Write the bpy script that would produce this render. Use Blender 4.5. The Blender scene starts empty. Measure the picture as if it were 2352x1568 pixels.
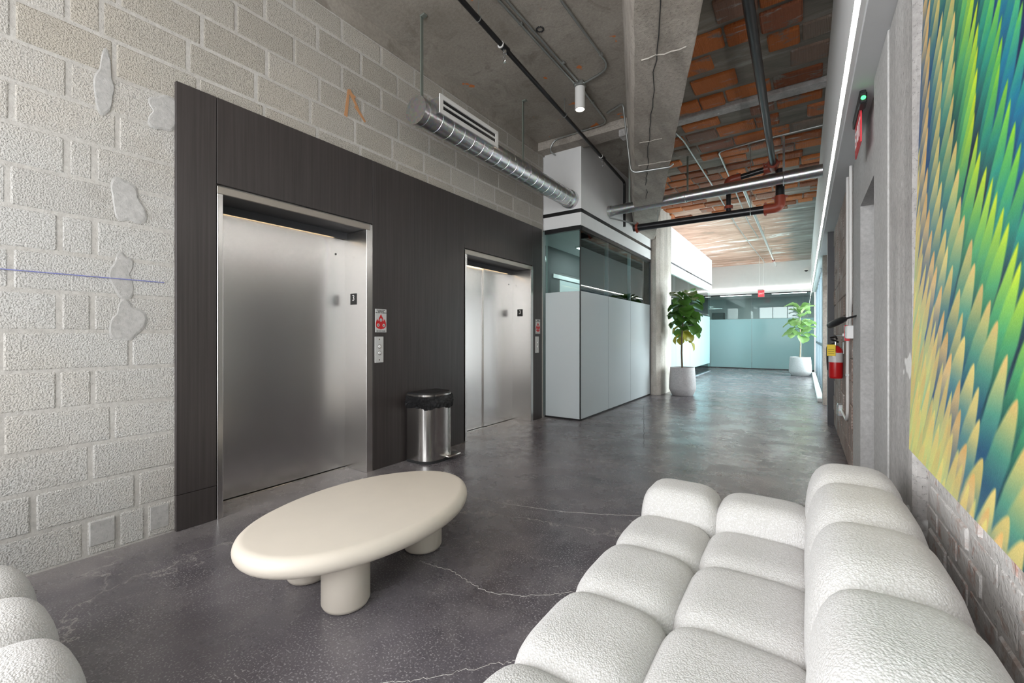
import bpy, bmesh, math, random
import numpy as np
from mathutils import Vector, Matrix
random.seed(7); RNG = np.random.default_rng(7)
PI = math.pi
S = bpy.context.scene
C = S.collection

# ------------------------------------------------------------------ camera, world, lights, exposure
FPX, HORIZON, EYE = 985.0, 772.0, 1.2
YAW = math.atan(671 / FPX)
cam_d = bpy.data.cameras.new('camera'); cam = bpy.data.objects.new('camera', cam_d); C.objects.link(cam)
cam_d.sensor_width = 36; cam_d.lens = 36 * FPX / 2352; cam_d.shift_y = (HORIZON - 784) / 2352
cam_d.clip_start = 0.03; cam_d.clip_end = 200
cam.location = (0, 0, EYE); cam.rotation_euler = (PI / 2, 0, YAW)
S.camera = cam
S.view_settings.view_transform = 'Standard'; S.view_settings.look = 'None'
S.view_settings.gamma = 1; S.view_settings.use_curve_mapping = False
S.view_settings.exposure = 0.68
w = bpy.data.worlds.new('overcast_sky'); S.world = w; w.use_nodes = True
bg = w.node_tree.nodes['Background']; bg.inputs[0].default_value = (0.86, 0.93, 1.0, 1); bg.inputs[1].default_value = 3.0

def area(name, loc, rot, sx, sy, power, col=(1, 1, 1), spread=PI):
    d = bpy.data.lights.new(name, 'AREA'); d.shape = 'RECTANGLE'; d.size = sx; d.size_y = sy
    d.energy = power; d.color = col; d.spread = spread
    o = bpy.data.objects.new(name, d); C.objects.link(o); o.location = loc; o.rotation_euler = rot
    return o
# daylight standing in the building's real windows (behind the camera, at the left behind it, and at the far right)
area('daylight_back_window', (-1.55, -3.34, 2.05), (PI / 2, 0, 0), 2.7, 3.0, 104, (1.0, 0.985, 0.975))
area('daylight_left_window', (-3.42, -1.85, 2.05), (PI / 2, 0, -PI / 2), 1.9, 3.0, 108, (1.0, 0.985, 0.975))
area('daylight_far_window', (0.62, 13.2, 1.45), (PI / 2, 0, PI / 2), 6.7, 2.3, 500, (0.95, 0.98, 1.0))

area('daylight_side_opening', (0.58, 8.36, 1.1), (PI / 2, 0, PI / 2), 1.7, 2.0, 14, (0.95, 0.98, 1.0))
# ------------------------------------------------------------------ material helpers
class NT:
    def __init__(s, name):
        s.m = bpy.data.materials.new(name); s.m.use_nodes = True; s.t = s.m.node_tree
        s.n = s.t.nodes; s.n.clear(); s.out = s.n.new('ShaderNodeOutputMaterial')
        s.geo = s.n.new('ShaderNodeNewGeometry'); s.pos = s.geo.outputs['Position']
    def link(s, a, b): s.t.links.new(a, b)
    def setin(s, sock, v):
        if hasattr(v, 'is_output'): s.link(v, sock)
        elif isinstance(v, (tuple, list)) and len(v) == 3 and sock.type == 'RGBA': sock.default_value = (*v, 1)
        else: sock.default_value = v
    def map(s, scale=(1, 1, 1), rot=(0, 0, 0), loc=(0, 0, 0), src=None):
        n = s.n.new('ShaderNodeMapping'); s.link(src or s.pos, n.inputs[0])
        n.inputs['Scale'].default_value = scale; n.inputs['Rotation'].default_value = rot; n.inputs['Location'].default_value = loc
        return n.outputs[0]
    def noise(s, scale, detail=4, rough=.55, vec=None, dist=0, col=False):
        n = s.n.new('ShaderNodeTexNoise'); s.link(vec or s.pos, n.inputs['Vector'])
        n.inputs['Scale'].default_value = scale; n.inputs['Detail'].default_value = detail
        n.inputs['Roughness'].default_value = rough; n.inputs['Distortion'].default_value = dist
        return n.outputs['Color' if col else 'Fac']
    def vor(s, scale, feature='F1', vec=None, out='Distance', rnd=1):
        n = s.n.new('ShaderNodeTexVoronoi'); n.feature = feature; s.link(vec or s.pos, n.inputs['Vector'])
        n.inputs['Scale'].default_value = scale; n.inputs['Randomness'].default_value = rnd
        return n.outputs[out]
    def wave(s, scale, vec=None, dist=0, direction='X'):
        n = s.n.new('ShaderNodeTexWave'); s.link(vec or s.pos, n.inputs['Vector']); n.bands_direction = direction
        n.inputs['Scale'].default_value = scale; n.inputs['Distortion'].default_value = dist
        return n.outputs['Fac']
    def ramp(s, fac, stops, interp='LINEAR'):
        n = s.n.new('ShaderNodeValToRGB'); s.link(fac, n.inputs[0]); e = n.color_ramp; e.interpolation = interp
        while len(e.elements) < len(stops): e.elements.new(.5)
        for el, (p, c) in zip(e.elements, stops):
            el.position = p; el.color = (c, c, c, 1) if not isinstance(c, tuple) else (*c, 1)
        return n.outputs[0]
    def mix(s, fac, a, b, mode='MIX'):
        n = s.n.new('ShaderNodeMix'); n.data_type = 'RGBA'; n.blend_type = mode
        s.setin(n.inputs[0], fac); s.setin(n.inputs[6], a); s.setin(n.inputs[7], b)
        return n.outputs[2]
    def math(s, op, a, b=0.0, clamp=False):
        n = s.n.new('ShaderNodeMath'); n.operation = op; n.use_clamp = clamp
        s.setin(n.inputs[0], a); s.setin(n.inputs[1], b); return n.outputs[0]
    def sep(s):
        n = s.n.new('ShaderNodeSeparateXYZ'); s.link(s.pos, n.inputs[0]); return n.outputs
    def rand(s):
        return s.n.new('ShaderNodeObjectInfo').outputs['Random']
    def bump(s, h, strength=.3, dist=.01, normal=None):
        n = s.n.new('ShaderNodeBump'); n.inputs['Strength'].default_value = strength; n.inputs['Distance'].default_value = dist
        s.link(h, n.inputs['Height'])
        if normal is not None: s.link(normal, n.inputs['Normal'])
        return n.outputs[0]
    def bsdf(s, **k):
        n = s.n.new('ShaderNodeBsdfPrincipled')
        for key, v in k.items(): s.setin(n.inputs[key.replace('_', ' ')], v)
        return n
    def fin(s, sh):
        s.link(sh.outputs[0] if hasattr(sh, 'outputs') else sh, s.out.inputs[0]); return s.m

def plain(name, col, rough=.5, metal=0., **k):
    t = NT(name); f = t.noise(9, 3)
    c = t.mix(t.ramp(f, [(.3, 0.), (.7, 1.)]), tuple(x * .985 for x in col), tuple(min(1, x * 1.012) for x in col))
    return t.fin(t.bsdf(Base_Color=c, Roughness=rough, Metallic=metal, **k))
def emit(name, col, strength):
    t = NT(name); e = t.n.new('ShaderNodeEmission'); e.inputs[0].default_value = (*col, 1); e.inputs[1].default_value = strength
    return t.fin(e)
def concrete(name, c0, c1, dark=(.1, .09, .08), rough=.85, bstr=.4, stain=.5, spots=None, streak=None):
    t = NT(name)
    big = t.noise(1.3, 6, .6, dist=.6); fine = t.noise(38, 5, .65)
    c = t.mix(t.ramp(big, [(.33, 0.), (.66, 1.)]), c0, c1)
    if streak:
        st = t.noise(1, 5, .6, vec=t.map(streak)); c = t.mix(t.math('MULTIPLY', t.ramp(st, [(.45, 0.), (.7, 1.)]), .55), c, tuple(x * .5 for x in c0))
    c = t.mix(t.math('MULTIPLY', t.ramp(t.noise(3.1, 8, .7, dist=1.2), [(.52, 0.), (.72, 1.)]), stain), c, dark)
    c = t.mix(.35, c, t.ramp(fine, [(.25, .25), (.75, .8)]), 'OVERLAY')
    if spots: c = t.mix(t.ramp(t.noise(5.0, 2, .5, vec=t.map(loc=(3, 1, 7))), [(.70, 0.), (.715, 1.)]), c, spots)
    pits = t.ramp(t.noise(70, 3, .6), [(.3, 0.), (.42, 1.)])
    h = t.math('ADD', t.math('MULTIPLY', big, .8), t.math('MULTIPLY', pits, .35)); h = t.math('ADD', h, t.math('MULTIPLY', fine, .4))
    return t.fin(t.bsdf(Base_Color=c, Roughness=rough, Normal=t.bump(h, bstr, .02)))

# ------------------------------------------------------------------ materials
M = {}
def mk_block(name, ca, cb):
    t = NT(name); r = t.rand()
    c = t.mix(r, ca, cb)
    c = t.mix(t.math('MULTIPLY', t.ramp(t.noise(1.1, 5, .6, dist=.5), [(.45, 0.), (.7, 1.)]), .45), c, (.54, .48, .40))
    g = t.noise(135, 2, .5); g2 = t.noise(60, 3, .6)
    c = t.mix(t.ramp(g, [(.34, .75), (.47, 0.)]), c, tuple(x * .58 for x in ca))
    c = t.mix(t.ramp(g, [(.56, 0.), (.70, .5)]), c, tuple(min(1, x * 1.22) for x in cb))
    c = t.mix(t.math('MULTIPLY', t.ramp(t.noise(2.3, 7, .7, vec=t.map(loc=(4, 2, 9))), [(.6, 0.), (.72, 1.)]), .35), c, (.27, .25, .22))
    h = t.math('ADD', t.ramp(g, [(.25, 0.), (.6, 1.)]), t.math('MULTIPLY', g2, .6))
    return t.fin(t.bsdf(Base_Color=c, Roughness=.92, Normal=t.bump(h, .55, .006)))
M['block'] = mk_block('pale_concrete_block', (.515, .497, .47), (.575, .565, .545))
M['blockwarm'] = mk_block('warm_concrete_block', (.40, .37, .32), (.49, .46, .41))  # darker, warmer block tone used on the upper rows
M['mortar'] = concrete('mortar_joint', (.47, .45, .42), (.54, .52, .49), (.38, .35, .31), bstr=.35, stain=.4)
M['patch'] = concrete('smooth_mortar_patch', (.42, .41, .395), (.49, .48, .465), (.34, .32, .295), bstr=.3, stain=.35)
M['slab'] = concrete('ceiling_concrete', (.27, .24, .205), (.38, .345, .30), (.15, .13, .11), bstr=.3, stain=.7, spots=(.62, .20, .06))
M['beam'] = concrete('beam_concrete', (.33, .29, .25), (.47, .43, .38), (.21, .18, .15), bstr=.7, stain=.5, streak=(6, .7, 6))
M['column'] = concrete('column_concrete', (.45, .41, .36), (.62, .58, .53), (.33, .28, .23), bstr=.6, stain=.5, streak=(7, 7, .5))
M['pier'] = concrete('pier_concrete', (.42, .40, .385), (.54, .525, .51), (.30, .28, .26), bstr=.6, stain=.3, spots=(.8, .79, .77), streak=(5, 5, .5))
M['render'] = concrete('smooth_render', (.43, .42, .41), (.52, .51, .50), (.36, .35, .33), bstr=.2, stain=.25)
def mk_floor():
    t = NT('polished_dark_concrete'); x, y, z = t.sep()
    big = t.noise(.9, 6, .62, dist=.8); mid = t.noise(4.5, 6, .65, dist=.5)
    c = t.mix(t.ramp(big, [(.3, 0.), (.7, 1.)]), (.052, .046, .055), (.165, .150, .166))
    c = t.mix(t.math('MULTIPLY', t.ramp(mid, [(.45, 0.), (.75, 1.)]), .6), c, (.205, .188, .195))
    sp = t.math('MULTIPLY', t.ramp(t.noise(120, 2, .5), [(.56, 0.), (.68, 1.)]), t.ramp(t.noise(2., 3), [(.35, .25), (.6, .9)]))
    c = t.mix(sp, c, (.40, .38, .395))
    # dusty pale strip along the left wall (unsealed edge of the slab)
    e = t.math('ADD', x, t.math('MULTIPLY', t.noise(3, 5, .6), .55))
    c = t.mix(t.math('MULTIPLY', t.ramp(t.math('ADD', e, 3.55), [(.35, 1.), (1.15, 0.)]), .85), c, (.37, .34, .33))
    # hairline cracks
    wv = t.map((.42, .55, .5), (0, 0, .5)); dv = t.n.new('ShaderNodeVectorMath'); dv.operation = 'ADD'; t.link(wv, dv.inputs[0])
    sc = t.n.new('ShaderNodeVectorMath'); sc.operation = 'SCALE'; t.link(t.noise(2.2, 6, .65, col=True), sc.inputs[0]); sc.inputs['Scale'].default_value = .42
    t.link(sc.outputs[0], dv.inputs[1])
    cr = t.ramp(t.vor(1.0, 'DISTANCE_TO_EDGE', dv.outputs[0]), [(0., 1.), (.0045, 0.)])
    c = t.mix(t.math('MULTIPLY', cr, .8), c, (.42, .39, .38))
    r = t.ramp(t.noise(2.6, 6, .65, vec=t.map(loc=(5, 5, 0))), [(.3, .17), (.75, .38)])
    h = t.math('ADD', t.noise(150, 3), t.math('MULTIPLY', mid, .8))
    return t.fin(t.bsdf(Base_Color=c, Roughness=r, Normal=t.bump(h, .10, .004), Specular_IOR_Level=.6))
M['floor'] = mk_floor()
def mk_wood():
    t = NT('dark_stained_wood')
    g = t.noise(1, 5, .6, vec=t.map((60, 60, 1.2))); b = t.noise(1, 3, .5, vec=t.map((9, 9, .35)))
    c = t.mix(t.ramp(g, [(.3, 0.), (.7, 1.)]), (.028, .024, .023), (.060, .052, .050))
    c = t.mix(t.math('MULTIPLY', b, .5), c, (.055, .044, .042))
    return t.fin(t.bsdf(Base_Color=c, Roughness=.42, Normal=t.bump(g, .12, .002)))
M['wood'] = mk_wood()
def mk_steel(name, col, r0, r1, sc=(3, 3, 240), metal=1.0):
    t = NT(name); g = t.noise(1, 3, .5, vec=t.map(sc))
    c = t.mix(g, tuple(x * .97 for x in col), tuple(min(1, x * 1.03) for x in col))
    return t.fin(t.bsdf(Base_Color=c, Metallic=metal, Roughness=(r0 + r1) / 2))
M['steel'] = mk_steel('brushed_stainless', (.66, .645, .63), .25, .29, (160, 160, 1.5))
M['framesteel'] = mk_steel('dull_frame_steel', (.46, .425, .38), .38, .44, (160, 160, 1.5))
M['canste'] = mk_steel('bin_stainless', (.62, .60, .575), .16, .24, (200, 200, 2.5))
M['chrome'] = plain('polished_chrome', (.75, .75, .75), .12, 1.)
def mk_galv():
    t = NT('galvanized_sheet'); v = t.vor(45, out='Color'); c = t.mix(.25, (.56, .57, .575), v, 'SOFT_LIGHT')
    return t.fin(t.bsdf(Base_Color=c, Metallic=1., Roughness=.3))
M['galv'] = mk_galv()
M['conduit'] = plain('conduit_steel', (.46, .48, .47), .35, .9)
M['strap'] = plain('greenish_strap', (.26, .29, .26), .5, .6)
M['blackpipe'] = plain('black_pipe_paint', (.012, .012, .013), .28)
M['redfit'] = plain('red_oxide_fitting', (.26, .045, .022), .42)
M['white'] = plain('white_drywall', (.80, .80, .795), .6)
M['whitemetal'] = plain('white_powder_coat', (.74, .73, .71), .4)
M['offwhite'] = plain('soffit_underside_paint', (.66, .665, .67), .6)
M['black'] = plain('black_anodised', (.010, .010, .011), .35)
M['plastic'] = plain('black_plastic', (.014, .014, .015), .45)
M['rubber'] = plain('dark_rubber', (.02, .02, .021), .7)
M['darkframe'] = plain('charcoal_steel', (.060, .060, .066), .45)
M['blueframe'] = plain('grey_blue_window_frame', (.22, .27, .31), .4)
M['officegrey'] = plain('office_dark_wall', (.10, .095, .097), .7)
M['officelight'] = plain('office_pale_wall', (.58, .60, .60), .7)
M['red'] = plain('signal_red', (.50, .010, .012), .3)
M['redacrylic'] = plain('red_acrylic', (.78, .06, .075), .25)
M['yellow'] = plain('yellow_tag', (.86, .62, .012), .45)
M['signplate'] = plain('sign_silver', (.60, .60, .59), .35)
M['signred'] = plain('sign_red', (.58, .012, .016), .5)
M['signwhite'] = plain('sign_white', (.85, .85, .84), .5)
M['signblack'] = plain('sign_black', (.012, .012, .012), .5)
M['planter'] = concrete('grey_planter', (.40, .385, .39), (.47, .455, .455), (.36, .34, .34), bstr=.05, stain=.1, rough=.6)
M['soil'] = concrete('potting_soil', (.03, .022, .016), (.06, .045, .03), (.02, .015, .01), bstr=.8)
M['bark'] = concrete('fig_bark', (.10, .075, .05), (.19, .15, .10), (.06, .045, .03), bstr=.6)
M['barkpale'] = concrete('pale_fig_bark', (.38, .31, .22), (.48, .40, .30), (.25, .2, .14), bstr=.5)
M['table'] = plain('cream_plaster', (.70, .635, .55), .5)
M['chalk'] = plain('blue_chalk', (.20, .22, .52), .9)
M['spray'] = plain('orange_spray', (.52, .27, .13), .9)
M['led'] = emit('glow_strip', (1., .97, .92), 27.0)
M['lampglow'] = emit('lamp_lens', (1., .86, .66), 14.0)
M['panel_light'] = emit('office_ceiling_panel', (.93, .98, 1.), 12.0)
M['headerglow'] = emit('added_header_glow', (1., .74, .42), 9.0)  # added warm glow for the elevator headers, no known lamp
M['greenled'] = emit('green_indicator', (.05, 1., .15), 3.0)
def mk_glass(name, tint, refl=1.45):
    t = NT(name); a = t.n.new('ShaderNodeBsdfTransparent'); a.inputs[0].default_value = (*tint, 1)
    g = t.n.new('ShaderNodeBsdfGlossy'); g.inputs['Roughness'].default_value = .0; g.inputs[0].default_value = (.95, 1, .99, 1)
    f = t.n.new('ShaderNodeFresnel'); f.inputs[0].default_value = refl
    m = t.n.new('ShaderNodeMixShader'); t.link(f.outputs[0], m.inputs[0]); t.link(a.outputs[0], m.inputs[1]); t.link(g.outputs[0], m.inputs[2])
    return t.fin(m)
M['glass'] = mk_glass('aqua_clear_glass', (.80, .90, .885))
M['winglass'] = mk_glass('window_glass', (.93, .97, .97))
def mk_frost(name, col):
    t = NT(name); d = t.n.new('ShaderNodeBsdfDiffuse'); d.inputs[0].default_value = (*col, 1)
    tr = t.n.new('ShaderNodeBsdfTranslucent'); tr.inputs[0].default_value = (*col, 1)
    g = t.n.new('ShaderNodeBsdfGlossy'); g.inputs['Roughness'].default_value = .12
    m = t.n.new('ShaderNodeMixShader'); m.inputs[0].default_value = .45; t.link(d.outputs[0], m.inputs[1]); t.link(tr.outputs[0], m.inputs[2])
    f = t.n.new('ShaderNodeFresnel'); f.inputs[0].default_value = 1.25
    m2 = t.n.new('ShaderNodeMixShader'); t.link(f.outputs[0], m2.inputs[0]); t.link(m.outputs[0], m2.inputs[1]); t.link(g.outputs[0], m2.inputs[2])
    return t.fin(m2)
M['frost'] = mk_frost('frosted_film', (.88, .93, .95))
M['frostaqua'] = mk_frost('aqua_frosted_film', (.56, .80, .83))
def mk_boucle():
    t = NT('white_boucle'); v = t.vor(210); n = t.noise(120, 3, .6)
    h = t.math('SUBTRACT', t.math('MULTIPLY', n, 1.3), v)
    c = t.mix(t.ramp(h, [(.05, 0.), (.6, 1.)]), (.57, .555, .54), (.70, .69, .685))
    return t.fin(t.bsdf(Base_Color=c, Roughness=.95, Normal=t.bump(h, .55, .0035), Sheen_Weight=.25))
M['boucle'] = mk_boucle()
def mk_terra():
    t = NT('terracotta_tile'); r = t.rand()
    c = t.ramp(r, [(0., (.20, .06, .025)), (.3, (.46, .13, .03)), (.62, (.55, .17, .045)), (.8, (.33, .12, .065)), (1., (.24, .19, .15))])
    n = t.noise(2.4, 7, .68, vec=t.map((1, 2.6, 1)), dist=.7)
    c = t.mix(t.ramp(n, [(.55, 0.), (.63, 1.)]), c, (.22, .195, .165))
    c = t.mix(t.ramp(t.noise(3.3, 6, .65, vec=t.map((.8, 3.2, 1), loc=(9, 2, 0))), [(.60, 0.), (.68, 1.)]), c, (.42, .39, .35))
    g = t.wave(26, dist=.4); h = t.math('ADD', t.math('MULTIPLY', g, .5), t.noise(40, 4))
    return t.fin(t.bsdf(Base_Color=c, Roughness=.85, Normal=t.bump(h, .5, .01)))
M['terra'] = mk_terra()
def mk_tileceil():
    t = NT('terracotta_ceiling_base'); x, y, z = t.sep()
    n = t.noise(1.25, 8, .70, vec=t.map((.6, 2.6, 1)), dist=.7)
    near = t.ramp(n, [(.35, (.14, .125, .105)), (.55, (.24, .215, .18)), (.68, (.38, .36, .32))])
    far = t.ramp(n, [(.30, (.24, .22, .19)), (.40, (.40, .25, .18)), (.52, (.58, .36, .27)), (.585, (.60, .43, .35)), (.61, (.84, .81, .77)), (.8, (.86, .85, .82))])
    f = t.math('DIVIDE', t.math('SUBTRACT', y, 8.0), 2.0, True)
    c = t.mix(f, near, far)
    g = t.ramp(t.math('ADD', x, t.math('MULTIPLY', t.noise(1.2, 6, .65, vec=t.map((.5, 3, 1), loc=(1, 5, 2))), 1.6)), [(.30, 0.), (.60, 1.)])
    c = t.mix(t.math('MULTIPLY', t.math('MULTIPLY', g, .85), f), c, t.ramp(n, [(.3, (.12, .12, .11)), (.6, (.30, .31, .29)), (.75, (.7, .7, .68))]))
    return t.fin(t.bsdf(Base_Color=c, Roughness=.9, Normal=t.bump(n, .6, .03)))
M['tileceil'] = mk_tileceil()
def mk_brick():
    t = NT('whitewashed_brick'); r = t.rand()
    c = t.ramp(r, [(0., (.46, .27, .22)), (.5, (.56, .40, .35)), (1., (.54, .46, .42))])
    n = t.noise(9, 7, .72, dist=.8)
    c = t.mix(t.ramp(n, [(.38, 0.), (.50, 1.)]), c, (.70, .675, .655))
    return t.fin(t.bsdf(Base_Color=c, Roughness=.9, Normal=t.bump(t.math('ADD', n, t.noise(60, 4)), .7, .012)))
M['brick'] = mk_brick()
M['brickmortar'] = concrete('whitewashed_mortar', (.60, .575, .555), (.70, .68, .665), (.42, .37, .34), bstr=.7, stain=.4)
def mk_scored():
    t = NT('scored_clay_block'); r = t.rand()
    c = t.mix(r, (.33, .25, .215), (.45, .36, .32))
    c = t.mix(t.ramp(t.noise(4, 6, .65), [(.48, 0.), (.65, 1.)]), c, (.55, .49, .46))
    g = t.wave(14, vec=t.map((1, 1, 1), (.6, 0, 0)), direction='Z')
    return t.fin(t.bsdf(Base_Color=t.mix(t.math('MULTIPLY', g, .35), c, (.20, .14, .115)), Roughness=.9, Normal=t.bump(g, .7, .015)))
M['scored'] = mk_scored()
def mk_leaf(name, a, b):
    t = NT(name); n = t.noise(14, 3); r = t.rand()
    c = t.mix(t.math('ADD', t.math('MULTIPLY', n, .5), t.math('MULTIPLY', r, .5)), a, b)
    d = t.bsdf(Base_Color=c, Roughness=.35); tr = t.n.new('ShaderNodeBsdfTranslucent'); t.link(c, tr.inputs[0])
    m = t.n.new('ShaderNodeMixShader'); m.inputs[0].default_value = .3; t.link(d.outputs[0], m.inputs[1]); t.link(tr.outputs[0], m.inputs[2])
    return t.fin(m)
M['leaf'] = mk_leaf('fig_leaf', (.025, .075, .012), (.085, .20, .03))
M['leafpale'] = mk_leaf('pale_fig_leaf', (.10, .22, .06), (.28, .42, .16))
M['leafyellow'] = mk_leaf('yellowing_leaf', (.22, .22, .02), (.42, .36, .05))
M['bag'] = NT('black_bin_bag').m
def mk_bag():
    t = NT('bin_liner'); n = t.noise(26, 5, .7, dist=1.5)
    return t.fin(t.bsdf(Base_Color=(.01, .01, .011), Roughness=.22, Normal=t.bump(n, .9, .03)))
bpy.data.materials.remove(M['bag']); M['bag'] = mk_bag()
def mk_paint():
    t = NT('feather_painting'); a = t.n.new('ShaderNodeVertexColor'); a.layer_name = 'pigment'
    g = t.noise(330, 2, .5)
    c = t.mix(t.ramp(g, [(.3, .5), (.75, 0.)]), a.outputs[0], t.mix(.25, a.outputs[0], (0.02, .05, .08)))
    return t.fin(t.bsdf(Base_Color=c, Roughness=.55, Normal=t.bump(g, .25, .003)))
M['painting'] = mk_paint()

# ------------------------------------------------------------------ mesh helpers
class MB:
    def __init__(s): s.v = []; s.f = []
    def add(s, vs, fs):
        o = len(s.v); s.v += [tuple(v) for v in vs]; s.f += [tuple(i + o for i in f) for f in fs]; return s
    def box(s, x0, x1, y0, y1, z0, z1):
        vs = [(x, y, z) for x in (x0, x1) for y in (y0, y1) for z in (z0, z1)]
        return s.add(vs, [(0, 1, 3, 2), (4, 6, 7, 5), (0, 4, 5, 1), (2, 3, 7, 6), (0, 2, 6, 4), (1, 5, 7, 3)])
    def bbox(s, x0, x1, y0, y1, z0, z1, b=.006, seg=1):
        bm = bmesh.new(); bmesh.ops.create_cube(bm, size=1)
        for v in bm.verts:
            v.co = Vector((x0 + (v.co.x + .5) * (x1 - x0), y0 + (v.co.y + .5) * (y1 - y0), z0 + (v.co.z + .5) * (z1 - z0)))
        bmesh.ops.bevel(bm, geom=bm.edges[:], offset=b, segments=seg, affect='EDGES', profile=.5)
        bm.verts.index_update(); r = s.add([v.co for v in bm.verts], [[v.index for v in f.verts] for f in bm.faces]); bm.free(); return r
    def tube(s, pts, r, n=12, cap=True):
        pts = [Vector(p) for p in pts]; rr = r if isinstance(r, (list, tuple)) else [r] * len(pts)
        rings = []; up = None
        for i, p in enumerate(pts):
            d = (pts[min(i + 1, len(pts) - 1)] - pts[max(i - 1, 0)]).normalized()
            if up is None: up = Vector((0, 0, 1)) if abs(d.z) < .9 else Vector((1, 0, 0))
            a = d.cross(up).normalized(); up = a.cross(d).normalized(); b = up
            rings.append([p + (a * math.cos(2 * PI * k / n) + b * math.sin(2 * PI * k / n)) * rr[i] for k in range(n)])
        vs = [v for ring in rings for v in ring]; fs = []
        for i in range(len(pts) - 1):
            for k in range(n): fs.append((i * n + k, i * n + (k + 1) % n, (i + 1) * n + (k + 1) % n, (i + 1) * n + k))
        if cap: fs.append(tuple(range(n - 1, -1, -1))); fs.append(tuple((len(pts) - 1) * n + k for k in range(n)))
        return s.add(vs, fs)
    def lathe(s, prof, c=(0, 0, 0), n=32, cap=True):
        vs = []; fs = []
        for r, z in prof:
            for k in range(n): vs.append((c[0] + r * math.cos(2 * PI * k / n), c[1] + r * math.sin(2 * PI * k / n), c[2] + z))
        for i in range(len(prof) - 1):
            for k in range(n): fs.append((i * n + k, i * n + (k + 1) % n, (i + 1) * n + (k + 1) % n, (i + 1) * n + k))
        if cap: fs.append(tuple(range(n - 1, -1, -1))); fs.append(tuple((len(prof) - 1) * n + k for k in range(n)))
        return s.add(vs, fs)
    def prism(s, poly, fn0, fn1):
        n = len(poly); vs = [fn0(*p) for p in poly] + [fn1(*p) for p in poly]
        fs = [tuple(range(n - 1, -1, -1)), tuple(range(n, 2 * n))] + [(k, (k + 1) % n, n + (k + 1) % n, n + k) for k in range(n)]
        return s.add(vs, fs)
    def mesh(s, name, mat, smooth=None):
        me = bpy.data.meshes.new(name); me.from_pydata(s.v, [], s.f); me.materials.append(mat)
        bm = bmesh.new(); bm.from_mesh(me); bmesh.ops.recalc_face_normals(bm, faces=bm.faces); bm.to_mesh(me); bm.free()
        if smooth:
            me.shade_smooth(); me.set_sharp_from_angle(angle=math.radians(smooth))
        me.update(); return me
    def obj(s, name, mat, parent=None, smooth=None):
        return link(name, s.mesh(name, M[mat] if isinstance(mat, str) else mat, smooth), parent)
def link(name, data, parent=None):
    o = bpy.data.objects.new(name, data); C.objects.link(o)
    if parent is not None: o.parent = parent; o.matrix_parent_inverse = parent_inv(parent)
    return o
def parent_inv(p):
    m = Matrix.LocRotScale(p.location, p.rotation_euler, p.scale); q = p.parent
    if q is not None: m = parent_inv(q).inverted() @ m if False else (Matrix.LocRotScale(q.location, q.rotation_euler, q.scale) @ q_id(p) @ m)
    return m.inverted()
def q_id(p): return p.matrix_parent_inverse
def thing(name, label, cat, loc=(0, 0, 0), group=None):
    o = bpy.data.objects.new(name, None); C.objects.link(o); o.location = loc; o.empty_display_size = .1
    return tag(o, label, cat, group)
def tag(o, label, cat, group=None):
    o['label'] = label; o['category'] = cat
    if group: o['group'] = group
    return o
def struct(o, label=None):
    o['kind'] = 'structure'
    if label: o['label'] = label
    return o
def sempty(name, loc=(0, 0, 0), label=None):
    o = bpy.data.objects.new(name, None); C.objects.link(o); o.location = loc; return struct(o, label)
def text(body, size, fn, depth=.0008):
    cu = bpy.data.curves.new('lettering', 'FONT'); cu.body = body; cu.size = size; cu.align_x = 'CENTER'; cu.align_y = 'CENTER'; cu.extrude = depth; cu.space_line = .95
    ob = bpy.data.objects.new('lettering', cu); me = bpy.data.meshes.new_from_object(ob)
    bpy.data.objects.remove(ob); bpy.data.curves.remove(cu)
    for v in me.vertices: v.co = Vector(fn(*v.co))
    me.flip_normals() if False else None
    return me
def lettering(name, body, size, fn, mat, parent):
    me = text(body, size, fn); me.materials.clear(); me.materials.append(M[mat]); return link(name, me, parent)
def arc(p0, p1, p2, n=6):
    """points of a rounded corner p0 -> p1 -> p2 (quadratic)"""
    a, b, c = Vector(p0), Vector(p1), Vector(p2)
    return [a * (1 - t) ** 2 + b * 2 * t * (1 - t) + c * t * t for t in [i / n for i in range(n + 1)]]
def bent(pts, r=.12, n=5):
    pts = [Vector(p) for p in pts]; out = [pts[0]]
    for i in range(1, len(pts) - 1):
        d0 = (pts[i - 1] - pts[i]); d1 = (pts[i + 1] - pts[i]); q = min(r, d0.length * .45, d1.length * .45)
        out += arc(pts[i] + d0.normalized() * q, pts[i], pts[i] + d1.normalized() * q, n)
    return out + [pts[-1]]

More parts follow.
